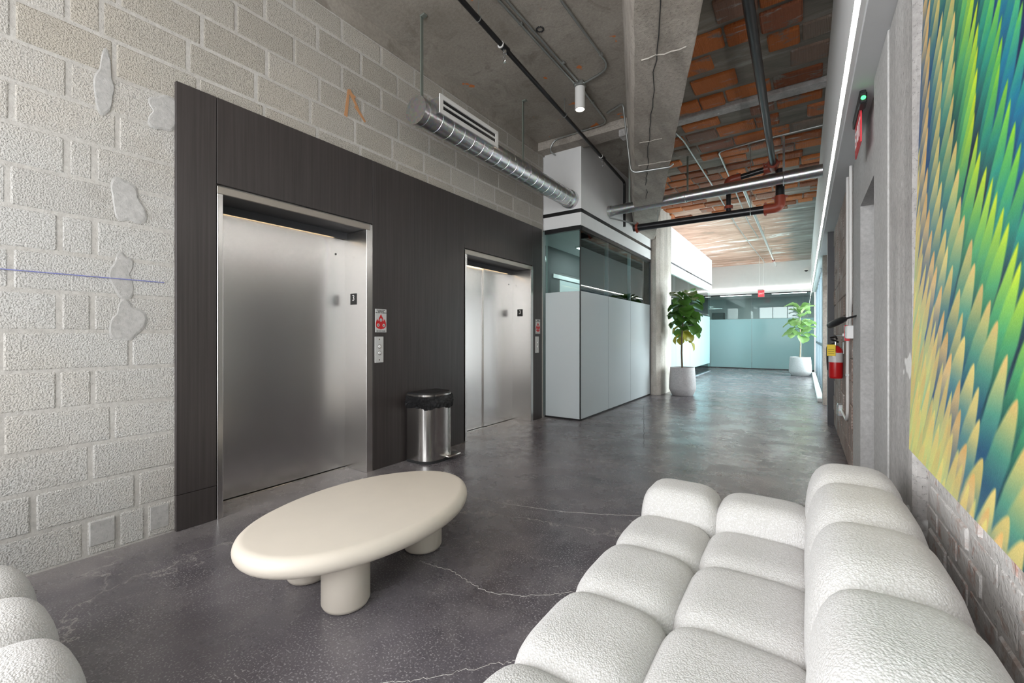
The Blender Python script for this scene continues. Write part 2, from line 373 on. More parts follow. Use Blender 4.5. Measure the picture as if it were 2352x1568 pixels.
# ------------------------------------------------------------------ shell
XW, XP = -3.205, -3.18       # block face, wood panel face
XR = .34
ZC, ZT = 4.0, 3.85
struct(MB().box(-7.5, 1.2, -3.5, 23.5, -.12, 0).obj('floor', 'floor'), 'dark polished concrete floor with hairline cracks')
flo = bpy.data.objects['floor']
_r = random.Random(3)
MB().tube([(-1.42 - .3107 * (y - 4.6) + _r.uniform(-.006, .006), y, .0002) for y in [4.6 + .1 * i for i in range(29)]], .0022, 4).obj('slab_joint', 'rubber', flo)
for cl in ([(-2.067, 2.478), (-1.805, 2.505), (-1.488, 2.58), (-1.184, 2.699), (-1.033, 2.785), (-.855, 2.872), (-.5, 2.95)],
           [(-1.70, 1.62), (-1.619, 1.621), (-1.482, 1.639), (-1.36, 1.614), (-1.226, 1.597), (-1.11, 1.644), (-.982, 1.743), (-.875, 1.845), (-.7, 1.9)],
           [(-1.25, .93), (-1.183, .995), (-1.116, 1.054), (-1.035, 1.145), (-.954, 1.242), (-.877, 1.327), (-.75, 1.4)],
           [(-1.927, 7.739), (-1.766, 6.832), (-1.463, 6.227), (-1.205, 5.452), (-.949, 4.897)]):
    pts = []
    for p, q in zip(cl, cl[1:]):
        for i in range(8):
            t_ = i / 8; pts.append((p[0] + (q[0] - p[0]) * t_ + _r.uniform(-.008, .008), p[1] + (q[1] - p[1]) * t_ + _r.uniform(-.008, .008), .0001))
    MB().tube(pts, .0011, 4).obj('hairline_crack', 'mortar', flo)
# left wall: mortar bed + single blocks
wl = struct(MB().box(-3.55, XW - .006, -.75, 1.02, 0, 2.74).box(-3.55, XW - .006, -.75, 5.53, 2.74, 3.865).box(-3.55, XP - .03, 1.02, 1.235, 0, 2.74).box(-3.55, XP - .03, 1.235, 2.43, 2.192, 2.74).box(-3.55, XP - .03, 2.43, 3.72, 0, 2.74).box(-3.55, XP - .03, 3.72, 5.172, 2.192, 2.74).box(-3.55, XP - .03, 5.172, 5.53, 0, 2.74).obj('wall_left', 'mortar'), 'grey concrete block wall around the elevator cladding')
ROWH = .2044
J = {0: [.615, .752, .876], 1: [.427, .834], 2: [.639], 3: [.728], 4: [.516, .646], 5: [.324, .803], 6: [.52, .646], 7: [.759], 8: [.52, .655],
     9: [.346, .776], 10: [.546, .655], 11: [.356, .75], 12: [.552], 13: [.36, .735, 1.14], 14: [.55, .68, 1.085], 15: [.35, .755, 1.16], 16: [.55, .955], 17: [.33, .74], 18: [.55]}
blk_cache = {}
def block_mesh(L, H, mt='block'):
    k = (round(L, 2), round(H, 2), mt)
    if k not in blk_cache: blk_cache[k] = MB().bbox(-.045, .045, -k[0] / 2, k[0] / 2, -k[1] / 2, k[1] / 2, .009, 2).mesh('concrete_block', M[mt])
    return blk_cache[k]
for r in range(19):
    js = list(J[r]); top = min((r + 1) * ROWH, 3.865)
    while js[0] > -.6: js.insert(0, js[0] - .405)
    end = 1.06 if r < 13 else 5.5
    while js[-1] < end: js.append(js[-1] + .405)
    H = top - r * ROWH - .014
    for a, b in zip(js, js[1:]):
        if r < 13: b = min(b, 1.03)
        b = min(b, 5.53)
        if b - a < .05: continue
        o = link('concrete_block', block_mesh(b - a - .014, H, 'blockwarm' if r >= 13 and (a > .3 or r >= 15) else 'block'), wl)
        o.location = (XW - .045 - .003 + random.uniform(-.0015, .0015), (a + b) / 2, r * ROWH + .007 + H / 2)
        o.rotation_euler = (random.uniform(-.003, .003), random.uniform(-.004, .004), random.uniform(-.004, .004))
def blob(name, mat, parent, cy, cz, ry, rz, th=.006, n=48, seed=0, x=XW):
    rd = random.Random(seed); ph = [rd.uniform(0, 6.3) for _ in range(5)]
    k = [1 + sum(.22 / (j + 1) ** .6 * math.sin((j + 1) * 2 * PI * i / n + ph[j]) for j in range(5)) for i in range(n)]; th *= .12
    poly = [(cy + ry * k[i] * math.cos(2 * PI * i / n), cz + rz * k[i] * math.sin(2 * PI * i / n)) for i in range(n)]
    return MB().prism(poly, lambda y, z: (x - .002, y, z), lambda y, z: (x + th, y + (cy - y) * .12, z + (cz - z) * .12)).obj(name, mat, parent)
blob('mortar_patch', 'patch', wl, .775, 1.97, .075, .12, .010, seed=3)
blob('mortar_patch', 'patch', wl, .775, 1.28, .07, .12, .007, seed=4)
blob('mortar_patch', 'patch', wl, .775, 1.56, .055, .12, .006, seed=5)
blob('mortar_patch', 'patch', wl, .70, 2.58, .045, .15, .006, seed=6)
blob('mortar_patch', 'patch', wl, .95, 2.55, .085, .11, .008, seed=8)
MB().bbox(XW - .02, XW + .0015, .628, .742, .05, .192, .008).obj('mortar_patch', 'patch', wl)
MB().bbox(XW - .02, XW + .001, .888, .99, .04, .19, .008).obj('mortar_patch', 'patch', wl)
MB().box(XW, XW + .0055, .05, .96, 1.523, 1.527).obj('chalk_line', 'chalk', wl)
for (a, b) in [((2.205, 3.06), (2.235, 3.30)), ((2.235, 3.30), (2.33, 3.17)), ((2.30, 3.19), (2.40, 3.09)), ((2.22, 3.28), (2.30, 3.26))]:
    d = Vector((b[0] - a[0], b[1] - a[1])).normalized() * .016; p = Vector((-d.y, d.x))
    MB().prism([(a[0] + p.x, a[1] + p.y), (b[0] + p.x * .6, b[1] + p.y * .6), (b[0] - p.x * .6, b[1] - p.y * .6), (a[0] - p.x, a[1] - p.y)],
               lambda y, z: (XW, y, z), lambda y, z, e=a[0]: (XW + .003 + .002 * (e - 2.2), y, z)).obj('spray_mark', 'spray', wl)
struct(MB().box(-3.55, XW + .012, -.75, 5.55, 3.865, 4.05).obj('trim_1', 'slab'), 'concrete ring beam along the top of the block wall')
# concrete ceiling on the left with downstand, diagonal beam, tiled ceiling on the right
LX = lambda y: -.837 - .3306 * (y - 2.486); RX = lambda y: -.485 - .330 * (y - 2.726)
cm = MB(); cm.prism([(-7.6, -3.5), (LX(-3.5) + .1, -3.5), (LX(5.5) + .1, 5.5), (-7.6, 5.5)], lambda x, y: (x, y, ZC), lambda x, y: (x, y, ZC + .2))
struct(cm.obj('ceiling', 'slab'), 'stained bare concrete ceiling slab with orange paint dabs')
struct(MB().prism([(-3.2, 5.36), (LX(5.36) + .05, 5.36), (LX(5.62) + .05, 5.62), (-3.2, 5.62)], lambda x, y: (x, y, 3.885), lambda x, y: (x, y, 4.05)).obj('trim_2', 'beam'), 'rough concrete downstand above the white box')
struct(MB().prism([(-7.6, 5.5), (LX(5.5) + .1, 5.5), (LX(9.3) + .1, 9.3), (-7.6, 9.3)], lambda x, y: (x, y, 4.02), lambda x, y: (x, y, 4.2)).obj('ceiling_recess', 'slab'), 'dark concrete ceiling beside the white box')
zb = 3.18
bm = MB()
ys = [-3.5 + i * (9.25 + 3.5) / 60 for i in range(61)]
vs = []; rd = random.Random(2)
for y in ys:
    j = [rd.uniform(-.007, .007) for _ in range(4)]
    vs += [(LX(y) - .09, y, 4.0), (LX(y) - .012 + j[0], y, zb + .05), (LX(y) + .012 + j[1], y, zb), (RX(y) - .012 + j[2], y, zb), (RX(y) + j[3], y, zb + .03), (RX(y) + .02, y, 4.0)]
fs = [(i * 6 + k, i * 6 + (k + 1) % 6, (i + 1) * 6 + (k + 1) % 6, (i + 1) * 6 + k) for i in range(60) for k in range(6)]
fs += [(5, 4, 3, 2, 1, 0), tuple(360 + k for k in range(6))]
bm.add(vs, fs); beam = struct(bm.obj('trim_3', 'beam', None, 35), 'deep board-marked concrete beam crossing the ceiling')
rd = random.Random(5)
for k in range(2):      # chipped crack along the beam's underside
    pts = []
    for i in range(26):
        y = 2.5 + i * .125 + k * 3.3
        if y > 6.2: break
        pts.append((LX(y) + .165 + rd.uniform(-.012, .012) + k * .02, y, zb - .0015))
    if len(pts) > 3: MB().tube(pts, .0035, 5).obj('crack_line', 'plastic', beam)
for y, l in ((3.05, .3), (4.35, .22), (4.95, .35)):
    MB().tube([(LX(y) + .06 + l * i / 6, y + rd.uniform(-.015, .015) + .05 * i / 6, zb - .001) for i in range(7)], .006, 5).obj('chipped_ridge', 'column', beam)
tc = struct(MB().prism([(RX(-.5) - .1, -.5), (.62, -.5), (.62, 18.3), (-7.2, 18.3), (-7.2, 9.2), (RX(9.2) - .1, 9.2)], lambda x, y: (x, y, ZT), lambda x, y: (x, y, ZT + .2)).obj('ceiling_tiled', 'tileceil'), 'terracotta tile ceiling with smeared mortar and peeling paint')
tl = {}
def tile_mesh(L, D):
    k = (round(L, 2), round(D, 2))
    if k not in tl: tl[k] = MB().bbox(-k[0] / 2, k[0] / 2, -k[1] / 2, k[1] / 2, -.03, .03, .012).mesh('terracotta_tile', M['terra'])
    return tl[k]
y = 2.35; row = 0; rd = random.Random(11)
while y < 10.4:
    if 5.30 < y + .14 < 5.62: y = 5.66; continue
    D = rd.choice([.20, .24, .28]); x = .19; x -= rd.uniform(0, .2) - .15
    while x > RX(y) - .05:
        L = rd.choice([.24, .30, .36, .42])
        if rd.random() < .80:
            o = link('terracotta_tile', tile_mesh(L, D), tc); o.location = (x - L / 2, y + D / 2, ZT + rd.uniform(-.008, .014)); o.rotation_euler = (rd.uniform(-.02, .02), rd.uniform(-.02, .02), rd.uniform(-.02, .02))
        x -= L + rd.uniform(.012, .03)
    y += D + rd.uniform(.05, .13); row += 1
MB().bbox(-2.0, .22, 5.40, 5.56, ZT - .05, ZT + .05, .01).obj('concrete_rib', 'pier', tc)
# column under the beam end
colb = MB(); q = .20
colb.prism([(-2.62, 8.93), (-2.50, 8.89), (-2.44, 9.0), (-2.40, 9.70), (-2.70, 9.70)], lambda x, y: (x, y, 0), lambda x, y: (x, y, 3.86))
struct(colb.obj('wall_pillar', 'column'), 'weathered board-marked concrete pillar beside the frosted office')
# ------------------------------------------------------------------ elevator cladding and doors
def wood_panel(y0, y1, z0, z1, p):
    return MB().bbox(XP - .028, XP, y0 + .0015, y1 - .0015, z0 + .0015, z1 - .0015, .0015).obj('panel', 'wood', p)
wp = sempty('trim_4', (XP, 1.0, 0), 'dark stained wood cladding around both elevators')
wood_panel(1.012, 1.233, .222, 2.768, wp); wood_panel(1.012, 1.233, 0, .222, wp)
wood_panel(1.233, 2.461, 2.20, 2.768, wp); wood_panel(2.461, 3.708, 0, 2.768, wp)
wood_panel(3.708, 5.182, 2.20, 2.768, wp); wood_panel(5.182, 5.45, 0, 2.768, wp)
XD = -3.49
def elevator(name, y0, y1, panels, label):
    d = sempty(name, (XP, (y0 + y1) / 2, 0), label)
    MB().bbox(XP - .012, XP + .004, y0, y1, 2.138, 2.187, .002).obj('header_frame', 'framesteel', d)
    MB().box(XP - .33, XP - .012, y0, y1, 2.142, 2.19).obj('header_soffit', 'darkframe', d)
    MB().box(XD + .018, XD + .03, y0, y1, 2.085, 2.142).obj('header_panel', 'darkframe', d)
    for a, b in ((y0, y0 + .034), (y1 - .034, y1)):
        MB().bbox(XP - .33, XP + .004, a, b, 0, 2.138, .002).obj('jamb', 'steel', d)
    MB().box(XP - .004, XP + .001, y1 + .001, y1 + .03, 0, 2.19).obj('edge_trim', 'steel', d)
    for a, b, dx in panels:
        MB().bbox(XD - .03 - dx, XD - dx, a, b, .008, 2.10, .003).obj('door_panel', 'steel', d)
    MB().box(XD - .2, XD - .06, y0, y1, 0, 2.2).obj('shaft_shadow_plate', 'darkframe', d)
    MB().bbox(XD - .03, XD + .02, y0 + .034, y1 - .034, -.004, .004, .001).obj('sill', 'steel', d)
    MB().box(XD + .004, XD + .017, y0 + .06, y1 - .14, 2.096, 2.10).obj('glow_strip', 'headerglow', d)  # hidden emissive strip, added to put a warm glow on the door top
    yk = panels[-1][1] - .12
    MB().tube([(XD - .001, yk, 1.94), (XD + .0015, yk, 1.94)], .009, 12).obj('keyhole', 'black', d)
    return d
elevator('door_1', 1.235, 2.428, [(1.24, 2.42, 0)], 'wide brushed steel elevator door nearest the coffee table')
elevator('door_2', 3.722, 5.170, [(3.73, 4.47, .02), (4.46, 5.16, 0)], 'two-leaf brushed steel elevator door beside the frosted glass')
def floor_plate(yj, label):
    t = thing('floor_number_plate', label, 'sign', (-3.36, yj, 1.535), 'floor number plates')
    MB().bbox(-3.405, -3.315, yj - .003, yj, 1.485, 1.585, .001).obj('plate', 'signblack', t)
    lettering('numeral', '3', .075, lambda x, y, z: (-3.36 + x, yj - .0035 - z, 1.543 + y), 'signwhite', t)
    mb = MB()
    for i, (a, b) in enumerate([(0, 0), (0, 1), (1, 1), (2, 0), (2, 1)]): mb.tube([(-3.374 + a * .012, yj - .0045, 1.496 + b * .008), (-3.374 + a * .012, yj - .002, 1.496 + b * .008)], .0022, 6)
    mb.obj('braille_dots', 'signblack', t)
floor_plate(2.428 - .034, 'black floor 3 plate on the jamb of the nearer wide elevator')
floor_plate(5.170 - .034, 'black floor 3 plate on the jamb of the farther elevator')
def fire_sign(yc, label):
    t = thing('fire_sign', label, 'sign', (XP, yc, 1.341), 'elevator fire signs'); x0 = XP + .004; W, H = .126, .21
    MB().bbox(XP, x0, yc - W / 2, yc + W / 2, 1.341 - H / 2, 1.341 + H / 2, .001).obj('plate', 'signplate', t)
    F = lambda x, y, z=0: (x0 + .0006 + z, yc + x, 1.341 + y)
    lettering('top_text', 'IN CASE OF FIRE\nELEVATORS\nARE OUT OF SERVICE', .0125, lambda x, y, z: F(x, y + .083, z), 'signblack', t)
    lettering('bottom_text', 'USE EXIT STAIRS', .0135, lambda x, y, z: F(x, y - .094, z), 'signblack', t)
    def flame(cx, cy, s, lean=0):
        half = [(0, 1.0), (.10, .72), (.30, .42), (.44, .10), (.46, -.18), (.36, -.45), (.18, -.60), (0, -.64)]
        pts = [(cx + s * (a + lean * b * b), cy + s * b) for a, b in half] + [(cx + s * (-a + lean * b * b), cy + s * b) for a, b in half[-2:0:-1]]
        return pts
    outer = [(0.002, .060), (.008, .045), (.017, .032), (.024, .018), (.027, .004), (.030, -.006), (.034, .002), (.040, .016), (.047, .002), (.054, -.016), (.057, -.034), (.055, -.050), (.045, -.064), (.028, -.072), (.010, -.074), (0, -.079)]
    poly = outer + [(-a, b) for a, b in outer[-2:0:-1]]
    MB().prism(poly, lambda a, b: F(a, b, -.0004), lambda a, b: F(a, b, .0004)).obj('flame', 'signred', t)
    for a, b in ((0, .006), (-.031, -.040), (.031, -.042)):
        o = MB().prism([(a + .0145 * math.cos(k * PI / 10), b + .0145 * math.sin(k * PI / 10)) for k in range(20)], lambda p, q_: F(p, q_, 0), lambda p, q_: F(p, q_, .0008)).obj('pictogram', 'signplate', t)
        fig = MB()
        for (p, q_), (p2, q2) in (((0, .006), (0, -.002)), ((0, -.002), (-.005, -.009)), ((0, -.002), (.005, -.009)), ((-.005, .002), (.005, .004))):
            d = Vector((p2 - p, q2 - q_)).normalized() * .0016; n = (-d.y, d.x)
            fig.prism([(a + p + n[0], b + q_ + n[1]), (a + p2 + n[0], b + q2 + n[1]), (a + p2 - n[0], b + q2 - n[1]), (a + p - n[0], b + q_ - n[1])], lambda p, q_: F(p, q_, .0004), lambda p, q_: F(p, q_, .0013))
        fig.obj('figure', 'signblack', o)
fire_sign(2.548, 'silver fire warning sign with red flame right of the nearer elevator')
fire_sign(5.328, 'silver fire warning sign with red flame next to the glass office')
def call_panel(yc, label):
    t = thing('call_button_panel', label, 'button panel', (XP, yc, 1.08), 'elevator call panels'); x0 = XP + .006
    MB().bbox(XP, x0, yc - .048, yc + .048, .962, 1.197, .002).obj('plate', 'signplate', t)
    for z in (1.108, 1.05):
        b = MB().tube([(x0 - .001, yc, z), (x0 + .004, yc, z)], .019, 20).obj('button_ring', 'chrome', t, 40)
        MB().tube([(x0 + .003, yc, z), (x0 + .009, yc, z)], [.014, .012], 20).obj('button', 'signwhite', b, 40)
    for z in (1.172, .987): MB().tube([(x0 - .001, yc, z), (x0 + .0015, yc, z)], .006, 10).obj('screw', 'chrome', t)
call_panel(2.528, 'steel call plate with two round buttons right of the nearer elevator')
call_panel(5.303, 'steel call plate with two round buttons next to the glass office')
# ------------------------------------------------------------------ office box 1 (frosted) and office 2, end partition
XB, YB = -2.60, 5.55
YC = 8.90
wo = struct(MB().box(-3.55, XB, YB, YB + .10, 2.955, 3.885).box(XB - .1, XB, YB + .1, YC, 2.955, 4.03).obj('wall_office', 'white'), 'white bulkhead above the near frosted glass office')
MB().box(-3.55, XB - .012, YB + .012, YB + .1, 2.94, 3.01).box(XB - .1, XB - .012, YB + .1, YC, 2.94, 3.01).obj('shadow_gap', 'black', wo)
# the gap is a black reveal: proud black band between two white boards
MB().box(-3.215, XB + .003, YB - .003, YB + .02, 2.955, 3.008).box(XB - .02, XB + .003, YB, YC, 2.955, 3.008).obj('reveal_band', 'black', wo)
MB().box(-3.215, XB, YB - .001, YB + .1, 2.775, 2.955).box(XB - .1, XB + .001, YB + .1, YC, 2.775, 2.955).obj('lower_board', 'white', wo)
w1 = sempty('window_1', (XB, YB, 0), 'near office glass wall with a frosted lower band')
MB().box(-3.2, XB - .02, YB + .012, YB + .06, 2.715, 2.775).box(XB - .07, XB - .012, YB + .06, YC, 2.715, 2.775).obj('head_channel', 'black', w1)
MB().box(-3.2, XB - .02, YB + .012, YB + .06, 0, .022).box(XB - .07, XB - .012, YB + .06, YC, 0, .022).obj('floor_channel', 'black', w1)
def pane(x0, x1, y0, y1, frost, fm, p, z0=.02, z1=2.72, zf0=.022, gm='glass'):
    o = MB().box(x0, x1, y0, y1, z0, z1).obj('pane', gm, p)
    if frost:
        if x1 - x0 < y1 - y0: MB().box(x1 + .001, x1 + .003, y0 + .002, y1 - .002, zf0, frost).obj('frosted_film', fm, o)
        else: MB().box(x0 + .002, x1 - .002, y0 - .003, y0 - .001, zf0, frost).obj('frosted_film', fm, o)
    return o
pane(-3.19, XB - .035, YB + .025, YB + .037, 1.845, 'frost', w1)
for a, b in ((YB + .026, 6.62), (6.626, 7.70), (7.706, YC - .02)): pane(XB - .037, XB - .025, a, b, 1.845, 'frost', w1)
MB().box(XB - .034, XB - .022, YB + .024, YB + .036, .02, 2.72).obj('corner_seal', 'black', w1)
for y in (6.623, 7.703): MB().box(XB - .038, XB - .024, y - .003, y + .003, .02, 2.72).obj('joint_seal', 'blueframe', w1)
MB().box(XB - .08, XB - .01, YC - .02, YC + .0, 0, 2.78).obj('end_channel', 'darkframe', w1)
# inside office 1
struct(MB().box(-7.2, XB - .12, YB + .12, 16.2, 2.79, 2.9).obj('ceiling_office', 'white'), 'white office ceiling behind the glass')
wi = struct(MB().box(-3.9, -3.72, YB + .1, 8.6, 0, 2.79).obj('wall_inner', 'officegrey'), 'charcoal inner office wall behind the glass')
MB().box(-3.72, -3.70, 6.75, 8.5, 2.25, 2.32).obj('pale_rail', 'white', wi)
MB().box(-3.72, -3.705, 7.0, 8.2, 0, 2.23).obj('door_leaf', 'officelight', wi)
MB().box(-3.42, -3.30, YB + .12, YB + .28, 0, 2.79).obj('corner_post', 'officelight', wi)
struct(MB().box(-7.3, -3.56, 5.40, 5.54, 0, 4.2).obj('wall_core', 'officelight'), 'plain wall of the lift core behind the office')
struct(MB().box(-7.3, -7.2, 5.0, 23.2, 0, 4.1).obj('wall_outer', 'officelight'), 'pale wall at the back of the offices')
struct(MB().box(-7.2, -3.72, 8.6, 8.7, 0, 2.79).obj('wall_divider', 'officelight'), 'pale partition between the offices')
# office 2
X2, Y2, Y3 = -2.66, 9.70, 16.3
wb = struct(MB().box(X2 - .1, X2, 8.95, Y3, 3.008, 3.86).box(-7.2, X2 - .1, Y3 - .1, Y3, 2.8, 3.86).obj('wall_office_far', 'white'), 'white bulkhead above the far aqua glass office')
MB().box(X2 - .09, X2 - .012, 8.95, Y3 - .02, 2.96, 3.008).obj('shadow_gap', 'darkframe', wb)
MB().box(X2 - .1, X2, 8.95, Y3, 2.79, 2.96).obj('lower_board', 'white', wb)
MB().bbox(X2 - .02, X2 + .003, 12.4, 13.2, 2.972, 2.998, .002).obj('slot_diffuser', 'black', wb)
w2 = sempty('window_2', (X2, Y2, 0), 'far office glass wall with an aqua frosted band')
MB().box(X2 - .07, X2 - .012, 8.95, Y3 - .2, 2.74, 2.79).obj('head_channel', 'whitemetal', w2)
MB().box(X2 - .07, X2 - .012, Y2, Y3 - .2, 0, .02).obj('floor_channel', 'blueframe', w2)
for a, b in ((9.72, 11.35), (11.356, 12.99), (12.996, 14.55), (14.556, Y3 - .2)): pane(X2 - .05, X2 - .038, a, b, 1.87, 'frostaqua', w2, .02, 2.74, .28)
pane(-7.2, X2 - .05, Y3 - .215, Y3 - .203, 1.87, 'frostaqua', w2, .02, 2.79, .28)
# end partition
wf = struct(MB().box(-7.2, .4, 18.0, 18.12, 2.77, ZT + .02).obj('wall_far', 'white'), 'white bulkhead across the far end')
MB().box(-7.2, .27, 17.985, 18.0, 2.932, 2.952).obj('glow_strip', 'led', wf)
w3 = sempty('window_3', (-1.2, 18.05, 0), 'full width glass partition across the far end')
MB().box(-7.2, .3, 18.03, 18.09, 2.735, 2.77).obj('head_channel', 'black', w3)
MB().box(-7.2, .3, 18.03, 18.09, 0, .03).obj('floor_channel', 'black', w3)
for a, b in ((-7.2, -5.0), (-4.994, -3.0), (-2.994, -1.60), (-1.594, -.03), (-.024, .28)): pane(a, b, 18.05, 18.062, 1.84, 'frostaqua', w3, .03, 2.735, .03)
# room behind the end partition
struct(MB().box(-7.2, 1.0, 22.6, 22.7, 0, 2.95).box(.9, 1.0, 18.12, 22.6, 0, 2.95).obj('wall_end_room', 'officelight'), 'pale walls of the room behind the far glass')
struct(MB().box(-7.2, 1.0, 18.12, 22.7, 2.95, 3.05).obj('ceiling_end_room', 'white'), 'white ceiling of the room behind the far glass')
def panel_lamp(x, y, sx, sy, z, label):
    t = thing('ceiling_panel_light', label, 'ceiling light', (x, y, z), 'office ceiling panels')
    MB().box(x - sx, x + sx, y - sy, y + sy, z - .03, z).obj('housing', 'whitemetal', t)
    MB().box(x - sx + .02, x + sx - .02, y - sy + .02, y + sy - .02, z - .034, z - .03).obj('diffuser', 'panel_light', t)
panel_lamp(-4.6, 11.2, .6, .3, 2.79, 'flat light panel in the nearer part of the aqua office')
panel_lamp(-4.6, 14.2, .6, .3, 2.79, 'flat light panel in the farther part of the aqua office')
panel_lamp(-4.4, 9.5, .6, .3, 2.79, 'added light panel brightening the aqua office just past the pillar')  # extra unseen panel, put in to brighten the view through the side panes
panel_lamp(-3.2, 7.4, .15, .5, 2.79, 'narrow light panel in the near frosted office')
panel_lamp(-2.4, 20.2, .6, .3, 2.95, 'left light panel behind the far glass partition')
panel_lamp(-.5, 20.2, .6, .3, 2.95, 'right light panel behind the far glass partition')
# ------------------------------------------------------------------ right side: soffit, walls, openings
so = struct(MB().box(.19, 1.0, -3.4, 18.0, 2.72, ZT + .02).obj('wall_soffit', 'white'), 'white bulkhead running along the right wall')
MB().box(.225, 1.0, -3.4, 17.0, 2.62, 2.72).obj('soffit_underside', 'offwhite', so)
MB().box(.205, .225, -3.4, 17.0, 2.66, 2.72).obj('led_lip', 'whitemetal', so)
MB().box(.194, .205, -3.4, 18.0, 2.709, 2.7195).obj('glow_strip', 'led', so)
MB().tube([(.30, 11.0, 2.619), (.30, 11.0, 2.612)], .03, 16).obj('downlight_ring', 'chrome', so)
# near wall: brick behind painting, concrete pier, doorway, clay block wall
wr = struct(MB().box(.365, .75, -3.4, 2.12, 0, 2.62).obj('wall_right', 'brickmortar'), 'whitewashed brick wall behind the sofa')
bk = [MB().bbox(-.05, .05, -l / 2, l / 2, -.0325, .0325, .006).mesh('brick', M['brick']) for l in (.20, .205, .096)]
rd = random.Random(21)
for r in range(12):
    z = .04 + r * .0765; y = -.3 + (r % 2) * .105
    while y < 2.0:
        o = link('brick', bk[rd.choice([0, 1, 0, 1, 0])], wr); o.location = (.365 + .046 + rd.uniform(-.004, .004), y + .1, z); o.rotation_euler = (rd.uniform(-.01, .01), rd.uniform(-.02, .02), rd.uniform(-.015, .015)); y += .216
wpz = struct(MB().bbox(.325, .75, 2.10, 3.10, 0, 2.62, .012).obj('wall_pier', 'pier'), 'bare concrete pier between the painting and the doorway')
MB().bbox(.319, .34, 2.62, 3.09, 0, 2.62, .004).obj('lighter_strip', 'render', wpz)
wd = struct(MB().box(XR, .75, 3.10, 4.03, 2.15, 2.62).box(XR, .75, 4.03, 4.60, 0, 2.62).obj('wall_doorway', 'render'), 'smooth grey render around the doorway')
d3 = struct(MB().box(.58, .64, 3.10, 4.03, 0, 2.15).obj('door_3', 'darkframe'), 'dark door set back in the doorway')
MB().bbox(.565, .58, 3.2, 3.3, 1.0, 1.03, .003).obj('handle', 'chrome', d3)
ws = struct(MB().box(XR + .012, .75, 4.60, 7.30, 0, 2.62).obj('wall_clay', 'brickmortar'), 'wall of scored clay blocks with the fire extinguisher')
sm = MB().bbox(-.05, .05, -.146, .146, -.096, .096, .006).mesh('scored_block', M['scored'])
for r in range(13):
    for k in range(9):
        y = 4.62 + .15 + k * .302
        if y > 7.2: continue
        o = link('scored_block', sm, ws); o.location = (XR + .045 + rd.uniform(-.006, .004), y - (.0 if r % 2 else .0), .105 + r * .2005)
struct(MB().box(.265, .75, 7.26, 7.42, 0, 2.62).obj('trim_5', 'darkframe'), 'charcoal steel post beside the fire extinguisher')
struct(MB().box(.36, .75, 7.42, 9.30, 2.2, 2.62).box(.6, .75, 7.42, 9.3, 0, 2.2).obj('wall_side_opening', 'white'), 'white side opening past the steel post')
struct(MB().box(.272, .75, 9.30, 9.62, 0, 2.62).obj('wall_brown_pier', 'beam'), 'brown concrete pier before the windows')
w4 = sempty('window_4', (.34, 9.7, 0), 'tall grey-blue framed windows along the far right')
for y in (9.66, 11.06, 12.46, 13.86, 15.26, 16.67): MB().bbox(.30, .38, y - .03, y + .03, 0, 2.62, .004).obj('mullion', 'blueframe', w4)
for z in (.04, 1.02, 2.58): MB().box(.31, .37, 9.63, 16.7, z - .03, z + .03).obj('rail', 'blueframe', w4)
for a in (9.69, 11.09, 12.49, 13.89, 15.29):
    MB().box(.335, .345, a, a + 1.34, .07, 2.55).obj('pane', 'winglass', w4)
MB().bbox(.20, .30, 9.65, 16.7, 0, .06, .004).obj('sill', 'white', w4)
struct(MB().box(.27, .45, 16.8, 17.05, 0, 2.62).box(.45, .75, 16.7, 18.0, 0, 2.62).obj('trim_6', 'whitemetal'), 'pale post at the end of the windows')
# back of the room with the windows that light it
struct(MB().box(-3.55, .75, -3.5, -3.38, 0, .42).box(-3.55, .75, -3.5, -3.38, 3.65, 4.05).box(-3.55, -3.0, -3.5, -3.38, .42, 3.65).box(-.1, .75, -3.5, -3.38, .42, 3.65).obj('wall_back', 'white'), 'white wall with the window behind the camera')
struct(MB().box(-3.6, -3.45, -3.4, -.75, 0, .42).box(-3.6, -3.45, -3.4, -.75, 3.65, 4.05).obj('wall_window_left', 'white'), 'white wall with the window left of the camera')
def backwin(name, horizontal, a, b, c, label):
    wn = sempty(name, (0, 0, 0), label)
    n = 3
    for i in range(n + 1):
        p = a + (b - a) * i / n
        if horizontal: MB().box(p - .025, p + .025, c - .03, c + .03, .42, 3.65).obj('mullion', 'darkframe', wn)
        else: MB().box(c - .03, c + .03, p - .025, p + .025, .42, 3.65).obj('mullion', 'darkframe', wn)
    for z in (.44, 2.6, 3.63):
        if horizontal: MB().box(a, b, c - .03, c + .03, z - .025, z + .025).obj('rail', 'darkframe', wn)
        else: MB().box(c - .03, c + .03, a, b, z - .025, z + .025).obj('rail', 'darkframe', wn)
backwin('window_5', True, -3.0, -.1, -3.3, 'tall window behind the camera')
backwin('window_6', False, -2.85, -.85, -3.37, 'tall window left behind the camera')
# ------------------------------------------------------------------ coffee table
def slab(cx, cy, a, b, rot, z0, z1, egg=.06, n=96, m=10):
    h = (z1 - z0) / 2; zc = (z0 + z1) / 2; vs = []; fs = []
    rings = [(-PI / 2 + PI * i / m) for i in range(m + 1)]
    for ph in rings:
        off = h * (1 - math.cos(ph)) * 1.0
        for k in range(n):
            t = 2 * PI * k / n; x = (a - off) * math.cos(t); y = (b - off) * math.sin(t); x *= 1 - egg * math.sin(t) + .02 * math.sin(3 * t)
            vs.append((cx + x * math.cos(rot) - y * math.sin(rot), cy + x * math.sin(rot) + y * math.cos(rot), zc + h * math.sin(ph)))
    for i in range(m):
        for k in range(n): fs.append((i * n + k, i * n + (k + 1) % n, (i + 1) * n + (k + 1) % n, (i + 1) * n + k))
    fs += [tuple(range(n - 1, -1, -1)), tuple(m * n + k for k in range(n))]
    return MB().add(vs, fs)
